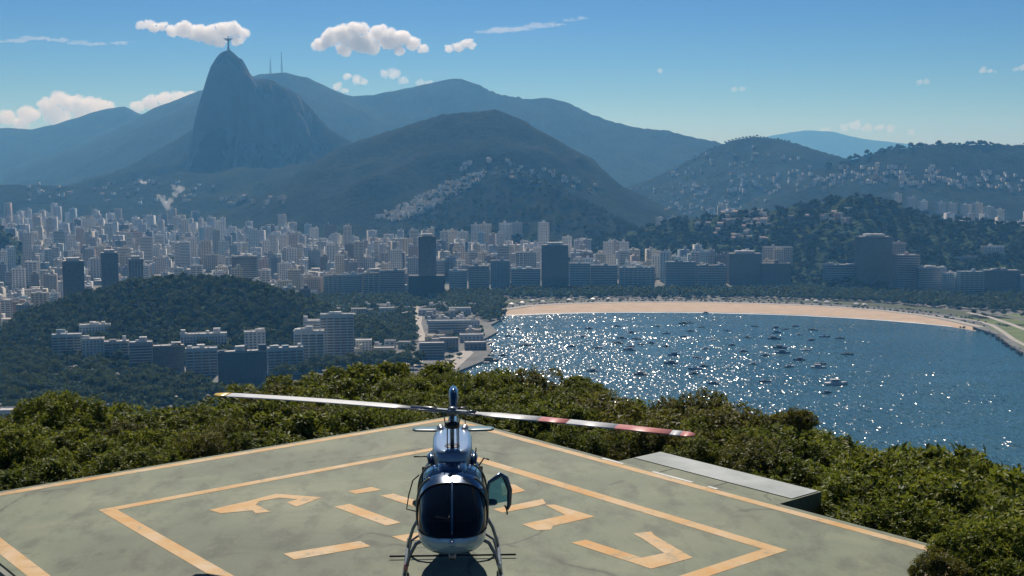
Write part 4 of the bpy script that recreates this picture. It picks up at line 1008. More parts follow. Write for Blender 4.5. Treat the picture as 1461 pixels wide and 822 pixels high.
# --- the city floor: thousands of blocks; the largest in view are things, the rest one mass
hills_chk = (knoll, ridge, spur, marta, right_a, left_knob, left_foot)
cand = []
y = 1560.0
while y < 3900:
    step = 26 + (y - 1500) * .006
    half = y * .46 + 60; n = int(2 * half / step)
    xs = -half + (np.arange(n) + rng.uniform(-.3, .3, n)) * step; ysv = y + rng.uniform(-9, 9, n)
    base = land_z(xs, ysv); hz_ = np.max([h.height(xs, ysv) for h in hills_chk], axis=0)
    road = (np.abs(((xs + .3 * ysv) % 190) - 95) < 8) | (np.abs(((xs * .25 - ysv) % 230) - 115) < 8)
    for j in range(n):
        X_, Y_ = float(xs[j]), float(ysv[j])
        if hz_[j] > base[j] + 14 or road[j]: continue
        px, py = proj(X_, Y_, float(base[j]))
        if px < -40 or px > 1500: continue
        if px >= 640 and Y_ < 2190: continue
        if 440 <= px < 705 and py > 417: continue
        if px < 440 and Y_ < (1750 if px > 110 else 1545): continue
        if px > 1120 and Y_ < 2200: continue
        if any(abs(X_ - f[0]) < f[2] + 9 and abs(Y_ - f[1]) < f[3] + 9 for f in footprints): continue
        if random.random() < .10: continue
        q = random.random(); tall = .5 + .5 * float(vnoise(np.array([X_ / 260]), np.array([Y_ / 260]), 4)[0])
        fl = random.randint(3, 7) if q < .5 else (random.randint(8, 13) if q < .85 else random.randint(14, 21))
        fl = max(2, int(fl * (.55 + .65 * tall)))
        if px < 330 and Y_ < 2300: fl = max(2, int(fl * .7))
        if 640 < px < 1130 and Y_ < 2600: fl = random.choice((8, 10, 11, 12, 13, 14, 15, 17))
        w = random.uniform(11, 20) * (1.2 if fl > 9 else 1); dd = random.uniform(11, 18)
        cand.append([X_, Y_, max(float(base[j]), float(hz_[j]) - 1), w, dd, fl * 3.1 + 1.5, (random.choice((.12, .3, -.2, .35, .45)) + random.uniform(-.04, .04) if random.random() < .35 else (730 - px) / F * random.uniform(.35, .95))])
    y += step * 1.02
WCOL = ['white', 'white', 'white', 'white', 'cream', 'cream', 'pale grey', 'pale grey', 'beige', 'dusty pink', 'white', 'cream', 'grey', 'pale blue', 'blue grey', 'brown']
buf = np.full(900, 9999.0); sc_ = []
for c in sorted(cand, key=lambda c: c[1]):
    px0, pt = proj(c[0] - c[3] / 2, c[1], c[2] + c[5]); px1, pb = proj(c[0] + c[3] / 2, c[1], c[2])
    i0, i1 = int(max(0, (px0 + 60) / 2)), int(min(899, (px1 + 60) / 2))
    if i1 <= i0: sc_.append((0, c)); continue
    vis = np.clip(np.minimum(buf[i0:i1], pb) - pt, 0, 999).sum() * 2
    buf[i0:i1] = np.minimum(buf[i0:i1], pt); sc_.append((vis, c))
sc_.sort(key=lambda t: -t[0])
NIND = 215
def district(px):
    return ('in the valley below the statue' if px < 330 else 'in the city below the settlement' if px < 600 else 'between the two black towers' if px < 770 else 'behind the beachfront slabs' if px < 1130 else 'below the low wooded ridge')
for k_, (vis, c) in enumerate(sc_[:NIND]):
    X_, Y_, z_, w, dd, h, rz = c; px, py = proj(X_, Y_, z_)
    col = random.choice(WCOL); st = random.choice(('grid', 'grid', 'sparse', 'balcony', 'ribbon')); rf = random.choice(('tank', 'tank', 'penthouses'))
    fl = int(h / 3.1); hw = 'low' if fl <= 5 else 'mid rise' if fl <= 9 else 'tall' if fl <= 14 else 'very tall'
    sw = {'grid': 'punched windows', 'sparse': 'few windows', 'balcony': 'balconies', 'ribbon': 'ribbon windows'}[st]
    building(X_, Y_, w, dd, h, rz, col, st, '%s %s block with %s %s' % (hw, col, sw, district(px)), 'apartment blocks ' + district(px), z=z_, roof=rf)
# the rest
rest = [c for _, c in sc_[NIND:]]
def surf_hit(px, py, hills, y0=1900, y1=6500):
    r = ray(px, py); ys_ = np.arange(y0, y1, 12.0); xs_ = r.x / r.y * ys_; zs_ = CAMZ + r.z / r.y * ys_
    g = ground_zv(xs_, ys_, hills); k2 = np.nonzero(g > zs_)[0]
    if len(k2) == 0: return None
    k2 = k2[0]; return float(xs_[k2]), float(ys_[k2]), float(g[k2])
houses = []
HH = (ridge, spur, marta, right_a, right_b, left_foot)
clusters = [([(535, 312), (560, 300), (600, 282), (640, 262), (672, 250), (690, 247), (690, 256), (660, 275), (630, 292), (600, 306), (570, 318)], 330, 4.5),
            ([(890, 270), (1000, 262), (1100, 290), (1100, 330), (1010, 315), (950, 300)], 110, 7), ([(1030, 255), (1200, 235), (1340, 240), (1461, 252), (1461, 275), (1250, 268), (1100, 280), (1040, 275)], 190, 8),
            ([(985, 320), (1090, 315), (1100, 350), (1000, 345)], 26, 8), ([(690, 225), (800, 250), (870, 270), (830, 275), (720, 255), (640, 240)], 40, 7), ([(20, 262), (180, 250), (420, 285), (420, 300), (100, 290), (10, 285)], 60, 9),
            ([(1120, 310), (1210, 305), (1215, 322), (1120, 325)], 12, 8), ([(900, 255), (1060, 205), (1150, 230), (1000, 260)], 36, 8)]
for poly, cnt, sz in clusters:
    got = 0; tries = 0; xs_ = [p[0] for p in poly]; ys_ = [p[1] for p in poly]
    while got < cnt and tries < cnt * 30:
        tries += 1; px, py = random.uniform(min(xs_), max(xs_)), random.uniform(min(ys_), max(ys_))
        if not in_poly((px, py), poly): continue
        h = surf_hit(px, py, HH)
        if h is None: continue
        got += 1; houses.append([h[0], h[1] - 2, h[2] - 1.5, sz * random.uniform(.8, 1.7), sz * random.uniform(.8, 1.3), random.uniform(5, 10) * (1.3 if sz > 7 else 1), random.uniform(-.5, .6)])
# hillside towers on the right
for (px, t, bb) in ((1279, 277, 300), (1300, 282, 304), (1316, 287, 305), (1342, 289, 309), (1358, 290, 310), (1378, 292, 312), (1394, 290, 314), (1410, 295, 317), (1425, 299, 320)):
    h = surf_hit(px, bb - 4, (right_b, right_a), 2600)
    if h is None: continue
    zt = at_y(px, t, h[1]).z
    tc_ = random.choice(('white', 'pale grey', 'cream')); ts_ = random.choice(('grid', 'balcony', 'ribbon'))
    building(h[0], h[1], 24, 18, max(20, zt - h[2] + 3), .2, tc_, ts_, '%s tower block with %s on the slope above the low wooded ridge' % (tc_, {'grid': 'punched windows', 'balcony': 'balconies', 'ribbon': 'ribbon windows'}[ts_]), 'towers above the ridge', z=h[2] - 3)
houses.sort(key=lambda c: -c[3] * c[5] / c[1] ** 2)
def place_of(px, py):
    return ('in the steep settlement on the broad hill' if px < 700 and py > 244 and px > 500 else 'among trees on the wooded ridge' if px > 880 and py > 292 else 'on the far slope right of the gap' if px > 880 else 'among trees on the wooded hills')
for c in houses[:150]:
    X_, Y_, z_, w, dd, h, rz = c; px, py = proj(X_, Y_, z_)
    hw = 'tall' if h > 9 else 'small'; col = random.choice(('white', 'cream', 'pale grey', 'beige', 'dusty pink')); red = random.random() < .3
    root = empty('hillside_house', (X_, Y_, z_), rz, '%s %s house with %s roof %s' % (hw, col, 'tiled' if red else 'flat', place_of(px, py)), 'house', 'houses ' + place_of(px, py))
    MB().box(-w / 2, w / 2, -dd / 2, dd / 2, -4, h).build('wall', M['w_' + col], root)
    if red: MB().loft([[(-w / 2 - .4, -dd / 2 - .4, h), (w / 2 + .4, -dd / 2 - .4, h), (w / 2 + .4, dd / 2 + .4, h), (-w / 2 - .4, dd / 2 + .4, h)], [(-w / 2 - .4, -.1, h + dd * .3), (w / 2 + .4, -.1, h + dd * .3), (w / 2 + .4, .1, h + dd * .3), (-w / 2 - .4, .1, h + dd * .3)]]).build('roof', M['w_dusty pink'], root)
    else: MB().box(-w / 2 - .3, w / 2 + .3, -dd / 2 - .3, dd / 2 + .3, h, h + .5).build('roof', M['roof'], root)
    gl = MB()
    for f in range(max(1, int(h / 3.2))):
        for b in range(2): gl.quad((-w / 2 + w * (.15 + .45 * b), -dd / 2 - .05, f * 3 + 1), (-w / 2 + w * (.4 + .45 * b), -dd / 2 - .05, f * 3 + 1), (-w / 2 + w * (.4 + .45 * b), -dd / 2 - .05, f * 3 + 2.4), (-w / 2 + w * (.15 + .45 * b), -dd / 2 - .05, f * 3 + 2.4))
    tag(gl.build('window_rows', M['glass'], root), kind='stuff')
def mass(name, items, label, group_col):
    vv, qq, uvs, cols, mi = [], [], [], [], []
    for c in items:
        X_, Y_, z_, w, dd, h, rz = c; cs, sn = math.cos(rz), math.sin(rz)
        col = WALLS[random.choice(group_col)]
        def boxm(x0, x1, y0, y1, z0, z1, colr):
            n0 = len(vv)
            for zz in (z0, z1):
                for (a, b) in ((x0, y0), (x1, y0), (x1, y1), (x0, y1)): vv.append((X_ + a * cs - b * sn, Y_ + a * sn + b * cs, zz))
            W_, D_, H_ = x1 - x0, y1 - y0, z1 - z0
            for f, L in (((0, 1, 5, 4), W_), ((1, 2, 6, 5), D_), ((2, 3, 7, 6), W_), ((3, 0, 4, 7), D_)):
                qq.append([n0 + i for i in f]); uvs.extend([(0, 0), (L, 0), (L, H_), (0, H_)]); cols.append(colr); mi.append(0)
            qq.append([n0 + 4, n0 + 5, n0 + 6, n0 + 7]); uvs.extend([(0, 0)] * 4); cols.append(colr); mi.append(1)
        boxm(-w / 2, w / 2, -dd / 2, dd / 2, z_ - 3, z_ + h, col)
        if h > 14:
            a = random.uniform(-.2, .2) * w; s = random.uniform(1.5, 3); boxm(a - s, a + s, -s * .8, s * .8, z_ + h, z_ + h + random.uniform(2.5, 5), col)
            if random.random() < .5: a2 = -a + w * .2; boxm(a2 - 1, a2 + 1, -1, 1, z_ + h, z_ + h + 1.8, (.5, .5, .5))
    me = fast_mesh(name, vv, qq)
    uvl = me.uv_layers.new(name='UVMap'); uvl.data.foreach_set('uv', np.array(uvs, np.float32).ravel())
    at = me.attributes.new('tint', 'FLOAT_COLOR', 'FACE'); at.data.foreach_set('color', np.array([(*c, 1) for c in cols], np.float32).ravel())
    me.materials.append(M['far_facade']); me.materials.append(M['roof'])
    me.polygons.foreach_set('material_index', np.array(mi, np.int32))
    return tag(link(name, me), label, 'buildings', kind='stuff')
mass('distant_city', rest, 'dense mass of pale city blocks filling the valley', WCOL)
mass('distant_houses', houses[150:], 'scatter of tiny pale houses on the wooded slopes', ['white', 'cream', 'pale grey', 'beige'])

# ================================================================== TREES OF THE CITY AND HILLS
def clump_crown(seed, nblob, nquad, leaf, core=True):
    """crown of radius about 1 and height about 1.5, base at z = 0: leafy clumps spread over several lobes"""
    r = np.random.default_rng(seed); V, Q, T = [], [], []
    lobes = [(np.array([0, 0, .78]), .62)]
    for k_ in range(nblob):
        a = 2 * math.pi * k_ / nblob + r.uniform(-.4, .4); q = r.uniform(.35, .62)
        lobes.append((np.array([q * math.cos(a), q * math.sin(a), r.uniform(.42, 1.0)]), r.uniform(.30, .46)))
    if core:
        for c, rad in lobes:
            bm = bmesh.new(); bmesh.ops.create_icosphere(bm, subdivisions=1, radius=rad * .82); n0 = len(V)
            V += [tuple(c + np.array(v.co) * r.uniform(.8, 1.15)) for v in bm.verts]; bm.verts.index_update()
            T += [[n0 + v.index for v in f.verts] for f in bm.faces]; bm.free()
    for k_ in range(nquad):
        c, rad = lobes[r.integers(len(lobes))]
        d = r.normal(size=3); d[2] = abs(d[2]) * .9 + d[2] * .3; d /= np.linalg.norm(d)
        p = c + d * rad * r.uniform(.8, 1.12)
        nrm = d + r.normal(size=3) * .6; nrm /= np.linalg.norm(nrm)
        u = np.cross(nrm, r.normal(size=3)); u /= np.linalg.norm(u); w = np.cross(nrm, u); s = leaf * r.uniform(.6, 1.4)
        n0 = len(V); V += [tuple(p + u * s), tuple(p + w * s * .8), tuple(p - u * s), tuple(p - w * s * .8)]; Q.append([n0, n0 + 1, n0 + 2, n0 + 3])
    return np.array(V), np.array(Q), np.array(T) if T else None
crowns = []
for s in range(5):
    v, q, t = clump_crown(100 + s, 6 + s % 3, 420, .12)
    me = fast_mesh('crown', v, q, t); me.materials.append(M['tree_leaf']); crowns.append(me)
tr_mb = MB()
tr_mb.tube([(0, 0, -.3), (0, 0, .4), (.03, 0, .8), (.02, .02, 1.15)], [.07, .055, .045, .02], 7)
for a in (0.3, 2.4, 4.5): tr_mb.tube([(0, 0, .6), (.25 * math.cos(a), .25 * math.sin(a), .95), (.42 * math.cos(a), .42 * math.sin(a), 1.2)], [.035, .025, .012], 5)
trunk_me = tr_mb.mesh('trunk', True); trunk_me.materials.append(M['bark'])
tree_spots = []        # x, y, z, radius, region
def fill(poly, spacing, region, rad=(4.5, 7.5), z=None):
    pts = [P2(x, y, LZ) for x, y in poly]
    x0, x1 = min(p[0] for p in pts), max(p[0] for p in pts); y0, y1 = min(p[1] for p in pts), max(p[1] for p in pts)
    yy = y0
    while yy < y1:
        xx = x0 + random.uniform(0, spacing)
        while xx < x1:
            X_, Y_ = xx + random.uniform(-.35, .35) * spacing, yy + random.uniform(-.35, .35) * spacing
            if in_poly((X_, Y_), pts) and not any(abs(X_ - f[0]) < f[2] - 1 and abs(Y_ - f[1]) < f[3] - 1 for f in footprints):
                tree_spots.append((X_, Y_, LZ, random.uniform(*rad), region))
            xx += spacing
        yy += spacing * .9
fill([(0, 508), (62, 515), (75, 520), (160, 530), (225, 538), (300, 556), (330, 570), (290, 578), (240, 584), (180, 574), (110, 590), (60, 582), (0, 606)], 12.5, 'in the wooded grounds below the near slabs', (5, 9))
fill([(505, 452), (590, 440), (592, 470), (594, 490), (560, 492), (540, 494), (512, 482)], 11, 'in the park beside the tallest near block')
fill([(605, 446), (640, 439), (720, 430), (720, 455), (690, 461), (680, 446), (640, 447)], 11, 'on the point where the beach begins', (5, 8.5))
fill([(380, 545), (440, 528), (505, 515), (600, 520), (600, 526), (500, 530), (430, 540), (375, 552)], 12, 'between the near blocks and the hilltop', (5, 9))
fill([(0, 464), (60, 462), (92, 446), (108, 470), (68, 480), (62, 503), (0, 503)], 12, 'between the blocks at the foot of the knoll', (5, 8))
fill([(400, 432), (440, 426), (505, 447), (455, 452), (440, 472)], 10, 'at the shoulder of the knoll')
fill([(440, 424), (580, 424), (592, 430), (650, 418), (720, 417), (720, 432), (640, 440), (560, 440), (500, 447), (440, 440)], 12, 'in the park below the tall black tower')
fill([(722, 427), (860, 426), (1000, 425.5), (1150, 428), (1250, 432), (1340, 440), (1461, 446), (1500, 448), (1500, 424), (1300, 419), (1130, 414), (1000, 414), (722, 415)], 12, 'in the belt of trees behind the beach', (5, 8))
fill([(1130, 410), (1180, 410), (1180, 425), (1130, 424)], 11, 'in the belt of trees behind the beach', (5, 8))
for _ in range(150):
    px, py = random.uniform(510, 700), random.uniform(440, 516); p = P2(px, py, LZ)
    if not (592 < px < 612) and px < 690 - max(0, py - 495) and not any(abs(p[0] - f[0]) < f[2] + 1 and abs(p[1] - f[1]) < f[3] + 1 for f in footprints): tree_spots.append((p[0], p[1], LZ, random.uniform(3.5, 5.5), 'among the sheds of the left shore'))
for px in range(1390, 1480, 14): p = P2(px, 449 + random.uniform(-2, 4), LZ); tree_spots.append((p[0], p[1], LZ, random.uniform(3.5, 5.5), 'on the lawn of the spit'))
hedge = []
for off_ in (19.5, 47):
    for p in resample(offset(prom_line, off_), 5):
        if random.random() < (.34 if off_ < 10 else .6): hedge.append((p[0] + random.uniform(-2, 2), p[1] + random.uniform(-1, 1), LZ - .6, random.uniform(1.2, 2.6)))
# knoll wood
kx = np.arange(-620, -160, 9.0); ky = np.arange(1290, 1700, 9.0); KX, KY = np.meshgrid(kx, ky)
KX = KX + rng.uniform(-3.5, 3.5, KX.shape); KY = KY + rng.uniform(-3.5, 3.5, KY.shape); KZ = knoll.height(KX, KY)
for a, b, c in zip(KX.ravel(), KY.ravel(), KZ.ravel()):
    if c > LZ + 1 and not any(abs(a - f[0]) < f[2] and abs(b - f[1]) < f[3] for f in footprints): tree_spots.append((float(a), float(b), float(c) - .5, random.uniform(4.5, 7.5), 'of the knoll wood'))
def tsize(s): return s[3] / s[1]
near_first = sorted(tree_spots, key=lambda s: -tsize(s) * (1.0 if 'knoll wood' not in s[4] or s[1] < 1500 else .1))
ind = near_first[:285]; restt = near_first[285:]
for k_, (X_, Y_, z_, r_, reg) in enumerate(ind):
    big = 'large' if r_ > 7.4 else 'mid sized' if r_ > 6 else 'smaller'
    if 'below the near slabs' in reg:
        q_ = proj(X_, Y_, z_)[0]
        reg = 'near the white flat roofed house' if q_ < 70 else 'beside the pale lane below the near slabs' if q_ < 165 else 'below the brownish slab' if q_ < 250 else 'below the big dark blue slab'
    if 'knoll wood' in reg:
        q_ = proj(X_, Y_, z_)[0]; reg = reg + (' behind the tall white slab' if q_ < 170 else ' behind the brownish slab' if q_ < 290 else ' behind the big dark blue slab' if q_ < 385 else ' beside the stepped block')
    root = empty('broadleaf_tree', (X_, Y_, z_), random.uniform(0, 6.28), '%s dark green broadleaf tree %s' % (big, reg), 'tree', 'trees ' + reg)
    h = r_ * random.uniform(.85, 1.15)
    o = link('crown', crowns[k_ % 5], None, root); o.location = (0, 0, r_ * .35); o.scale = (r_, r_, h)
    o = link('trunk', trunk_me, None, root); o.scale = (r_ * .8, r_ * .8, r_ * .9)
low_cr = []
for s in range(4):
    v, q, t = clump_crown(300 + s, 4, 46, .26, True); low_cr.append((v, q, t))
def tree_mass(name, spots, label, m):
    VV, QQ, TT = [], [], []; off = 0
    for k_, (X_, Y_, z_, r_) in enumerate(spots):
        v, q, t = low_cr[k_ % 4]; a = random.uniform(0, 6.28); c_, s_ = math.cos(a), math.sin(a); hh = r_ * random.uniform(.8, 1.15)
        w = np.stack([(v[:, 0] * c_ - v[:, 1] * s_) * r_ + X_, (v[:, 0] * s_ + v[:, 1] * c_) * r_ + Y_, v[:, 2] * hh + z_ + r_ * .1], -1)
        VV.append(w); QQ.append(q + off); TT.append(t + off); off += len(v)
    me = fast_mesh(name, np.concatenate(VV), np.concatenate(QQ), np.concatenate(TT)); me.materials.append(m)
    return tag(link(name, me), label, 'trees', kind='stuff')
tree_mass('wood', [s[:4] for s in restt], 'dense wood of dark round tree crowns on the knoll and along the bay', M['tree_leaf'])
# ridge, spur and city trees
def on_hill(h, n, rad, pxr=(-60, 1520)):
    xs = [p[0] for p in h.pts]; ys_ = [p[1] for p in h.pts]; w = max(p[3] for p in h.pts)
    X_ = rng.uniform(min(xs) - w, max(xs) + w, n); Y_ = rng.uniform(min(ys_) - w, max(ys_) + w * .25, n); Z_ = h.height(X_, Y_)
    g = land_z(X_, Y_); ok = Z_ > g + 2
    return [(float(a), float(b), float(c) - .8, float(r)) for a, b, c, r in zip(X_[ok], Y_[ok], Z_[ok], rng.uniform(rad[0], rad[1], ok.sum())) if pxr[0] < proj(a, b, c)[0] < pxr[1]]
tree_mass('wood', on_hill(ridge, 8000, (5, 8)), 'continuous tree canopy over the low wooded ridge', M['far_leaf'])
tree_mass('wood', on_hill(spur, 3200, (6, 9)) + on_hill(left_knob, 300, (5, 8)), 'tree canopy over the rounded spur', M['far_leaf'])
sky_trees = []
for px in np.arange(1180, 1500, 3.0):
    p = at_y(px, 210, 4000); z_ = float(right_b.height(np.array([p.x]), np.array([p.y]))[0]); sky_trees.append((p.x, p.y, z_ - 6, random.choice((4, 5, 6, 7, 9, 12)) * random.uniform(.8, 1.1)))
for px in np.arange(1000, 1210, 5.0):
    p = at_y(px, 200, 4750); z_ = float(right_a.height(np.array([p.x]), np.array([p.y]))[0]); sky_trees.append((p.x, p.y, z_ - 5, random.uniform(4, 7)))
tree_mass('wood', sky_trees, 'line of tree crowns along the far skyline ridges', M['far_leaf'])
ct = []
for _ in range(1500):
    Y_ = random.uniform(1560, 3500); X_ = random.uniform(-1, 1) * Y_ * .46; px, py = proj(X_, Y_, LZ)
    if px > 640 and Y_ < 2160: continue
    if 430 < px and py > 430: continue
    if px < 430 and Y_ < 1760 and px > 100: continue
    ct.append((X_, Y_, float(land_z(X_, Y_)), random.uniform(4, 6.5)))
tree_mass('hedge', hedge, 'low dark hedges and small trees between beach, promenade and avenue', M['tree_leaf'])
tree_mass('street_trees', ct, 'scattered street trees between the city blocks', M['tree_leaf'])

# ================================================================== SHRUBS ROUND THE HELIPAD
def leaf_crown(seed, nclus, per, leaf, squash=.8, spread=1.0, upright=.55):
    """crown of radius about 1: rosettes of leaves at the ends of twigs over an uneven dome"""
    r = np.random.default_rng(seed); n = nclus * per
    nl = 13
    ld = r.normal(size=(nl, 3)); ld[:, 2] = np.abs(ld[:, 2]) * .9 - .05; ld /= np.linalg.norm(ld, axis=1)[:, None]
    lc = ld * r.uniform(.45, .72, nl)[:, None] * np.array([1, 1, squash]); lr = r.uniform(.24, .42, nl)
    pick = r.choice(nl, nclus, p=lr ** 2 / (lr ** 2).sum())
    d = r.normal(size=(nclus, 3)) + ld[pick] * .5; d[:, 2] = d[:, 2] * .6 + np.abs(d[:, 2]) * .5; d /= np.linalg.norm(d, axis=1)[:, None]
    c = lc[pick] + d * (lr[pick] * r.uniform(.75, 1.08, nclus))[:, None] * np.array([1, 1, .85])
    inner = r.random(nclus) < .15; c[inner] *= r.uniform(.4, .8, inner.sum())[:, None]
    ax = d + np.array([0, 0, upright]) + r.normal(size=(nclus, 3)) * .3; ax /= np.linalg.norm(ax, axis=1)[:, None]
    c = np.repeat(c, per, 0); ax = np.repeat(ax, per, 0)
    l = r.normal(size=(n, 3)); l -= ax * (np.sum(l * ax, 1)[:, None]); l /= np.linalg.norm(l, axis=1)[:, None]
    tip = l * r.uniform(.6, 1, n)[:, None] + ax * r.uniform(.15, .9, n)[:, None]; tip /= np.linalg.norm(tip, axis=1)[:, None]
    base = c + ax * (r.uniform(-.5, .5, n) * leaf * 1.2)[:, None] + r.normal(size=(n, 3)) * leaf * .25
    side = np.cross(tip, ax + r.normal(size=(n, 3)) * .3); side /= np.linalg.norm(side, axis=1)[:, None] + 1e-9
    up = np.cross(side, tip); L = leaf * r.uniform(.65, 1.25, n); Wd = L * r.uniform(.36, .5, n)
    mid = base + tip * (L * .5)[:, None]
    v = np.stack([base, mid + side * (Wd * .5)[:, None] + up * (L * .06)[:, None], base + tip * L[:, None] - up * (L * .12)[:, None], mid - side * (Wd * .5)[:, None] + up * (L * .06)[:, None]], 1).reshape(-1, 3)
    q = np.arange(n * 4).reshape(n, 4)
    t = np.concatenate([q[:, [0, 1, 2]], q[:, [0, 2, 3]]])
    return v, t
SH = []
for s in range(8):
    leafs = [.088, .098, .080, .115, .105, .078, .095, .085][s]
    v, t = leaf_crown(500 + s, 560, 15, leafs, .85)
    me = fast_mesh('crown', v, None, t); me.materials.append(M[('shrub_leaf', 'shrub_bright', 'shrub_olive', 'shrub_leaf', 'shrub_bright', 'shrub_leaf', 'shrub_olive', 'shrub_leaf')[s]]); SH.append(me)
def twig_mesh(seed):
    r = random.Random(seed); mb = MB()
    for q in range(9):
        a = r.uniform(0, 6.28); e = r.uniform(.4, 1.25); L = r.uniform(.65, .95); d = Vector((math.cos(a) * math.cos(e), math.sin(a) * math.cos(e), math.sin(e) * .85))
        p1 = d * L * .5 + Vector((r.uniform(-.08, .08), r.uniform(-.08, .08), 0)); mb.tube([(0, 0, -.55), tuple(p1 * .5 + Vector((0, 0, -.1))), tuple(p1), tuple(d * L)], [.035, .022, .015, .005], 5)
    me = mb.mesh('branches', True); me.materials.append(M['bark']); return me
TW = [twig_mesh(s) for s in range(4)]
TK = MB().tube([(0, 0, 0), (.05, 0, .4), (0, .04, .8), (.02, 0, 1)], [1, .8, .7, .5], 8).mesh('trunk', True); TK.materials.append(M['bark'])
KIND = ['green glossy leaved shrub', 'bright yellow green shrub', 'olive brown tinged shrub', 'dark green large leaved shrub', 'bright green large rosetted shrub', 'fine leaved green shrub', 'olive loose leaved shrub', 'plain green shrub']
NS = [0]
def shrub(x, y, ztop, r_, kind, reg, squash=1.0):
    NS[0] += 1
    zg = float(own_z(np.array([x]), np.array([y]))[0]); zc = ztop - r_ * .82 * squash
    zg = min(zg, zc - .3)
    root = empty('shrub', (x, y, zg), random.uniform(0, 6.28), KIND[kind] + ' ' + reg, 'shrub', 'shrubs ' + reg)
    o = link('crown', SH[kind], None, root); o.location = (0, 0, zc - zg); o.scale = (r_, r_, r_ * squash)
    o = link('branches', TW[NS[0] % 4], None, root); o.location = (0, 0, zc - zg); o.scale = (r_, r_, r_ * squash)
    hgt = max(.4, zc - zg - r_ * .3); o = link('trunk', TK, None, root); o.scale = (.07 * r_, .07 * r_, hgt)
    return root
topline = [(-80, 600), (0, 605), (30, 590), (60, 578), (100, 588), (150, 572), (200, 570), (250, 582), (300, 575), (340, 560), (380, 545), (430, 535), (480, 526), (520, 522), (600, 522), (660, 525), (720, 530), (780, 538), (840, 545), (860, 560), (900, 572), (950, 572), (1000, 566), (1050, 578), (1100, 588), (1130, 580), (1160, 600), (1190, 622), (1220, 628), (1260, 630), (1320, 630), (1370, 640), (1410, 652), (1440, 668), (1470, 700), (1560, 740)]
def edge_py(px):
    # far boundary of the deck (or of the side platform) in the photograph
    e = [(-80, 714), (0, 702), (300, 652), (600, 602), (638, 596), (700, 609), (868, 648), (935, 637), (1150, 690), (1152, 716), (1250, 748), (1428, 800), (1560, 836)]
    return lerp_list(e, px)
px = -60
while px < 1560:
    ep = edge_py(px); tp = lerp_list(topline, px)
    d0 = at_z(px, ep, PADZ - .2).y
    deep = 2.3 if px < 330 else 3.4 if px < 860 else 2.1
    rows = 5 if 300 < px < 1150 else 5
    for k_ in range(rows):
        f = (k_ + 1) / rows
        pj = px + random.uniform(-22, 22); py = (ep - 14) + (tp - ep + 14) * f ** .85 + (random.uniform(-5, 6) if k_ == rows - 1 else random.uniform(-4, 8))
        Y_ = d0 + 1.5 + k_ * deep + random.uniform(-.4, .4); p = at_y(pj, py, Y_)
        r_ = random.uniform(1.1, 1.8) * (1.0 if k_ < 2 else random.uniform(1.0, 1.75))
        kind = random.choice((0, 3, 5, 7, 0, 2)) if px < 860 else random.choice((2, 6, 0, 2, 7)) if px < 1150 else random.choice((1, 4, 1, 4, 3))
        reg = ('left of the helicopter' if px < 330 else 'beyond the far corner of the helipad' if px < 860 else 'around the side platform' if px < 1150 else 'below the right corner of the helipad')
        reg = ('at the kerb ' if k_ < 2 else 'in the outer canopy ') + reg
        # keep clear of the deck
        q = Vector((p.x, p.y)) - O; uu, vv_ = q.dot(UD), q.dot(VD)
        inside = min(uu + .0, vv_ + .0)
        if uu > -r_ * .78 and vv_ > -r_ * .78 and uu < LU + r_ * .7:
            sh = min(uu, vv_); 
            if uu < vv_: p.x -= UD.x * (uu + r_ * .8); p.y -= UD.y * (uu + r_ * .8)
            else: p.x -= VD.x * (vv_ + r_ * .8); p.y -= VD.y * (vv_ + r_ * .8)
        if px > 840 and px < 1190 and k_ < 2:
            q = Vector((p.x, p.y)) - O; vv_ = q.dot(VD)
            if vv_ > -W - r_ * .8: p.x += -VD.x * (vv_ + W + r_ * .85); p.y += -VD.y * (vv_ + W + r_ * .85)
        shrub(p.x, p.y, p.z, r_, kind, reg, random.uniform(.8, 1.1))
    px += 62
# taller sprigs on the canopy line and the bush that reaches over the right hand corner
for (a, b, Y_, r_, kd) in ((560, 520, 52, 1.5, 3), (470, 527, 50, 1.3, 3), (700, 530, 50, 1.3, 0), (1140, 582, 36, .7, 6), (90, 560, 39, 1.4, 1), (70, 556, 40, 1.2, 1), (20, 600, 34, 1.2, 1), (640, 527, 50, 1.2, 5), (830, 541, 48, 1.3, 5), (950, 572, 44, 1.3, 2)):
    p = at_y(a, b, Y_); shrub(p.x, p.y, p.z, r_, kd, 'standing a little above the canopy round the helipad')
for (a, b, Y_, r_) in ((1400, 752, 20.9, .9), (1450, 735, 21.2, 1.1), (1340, 785, 20.3, .55), (1440, 790, 20.2, .8), (1490, 760, 20.5, 1.1)):
    p = at_y(a, b, Y_); shrub(p.x, p.y, p.z, r_, 4 if r_ > .6 else 6, 'spilling over the right corner of the deck')
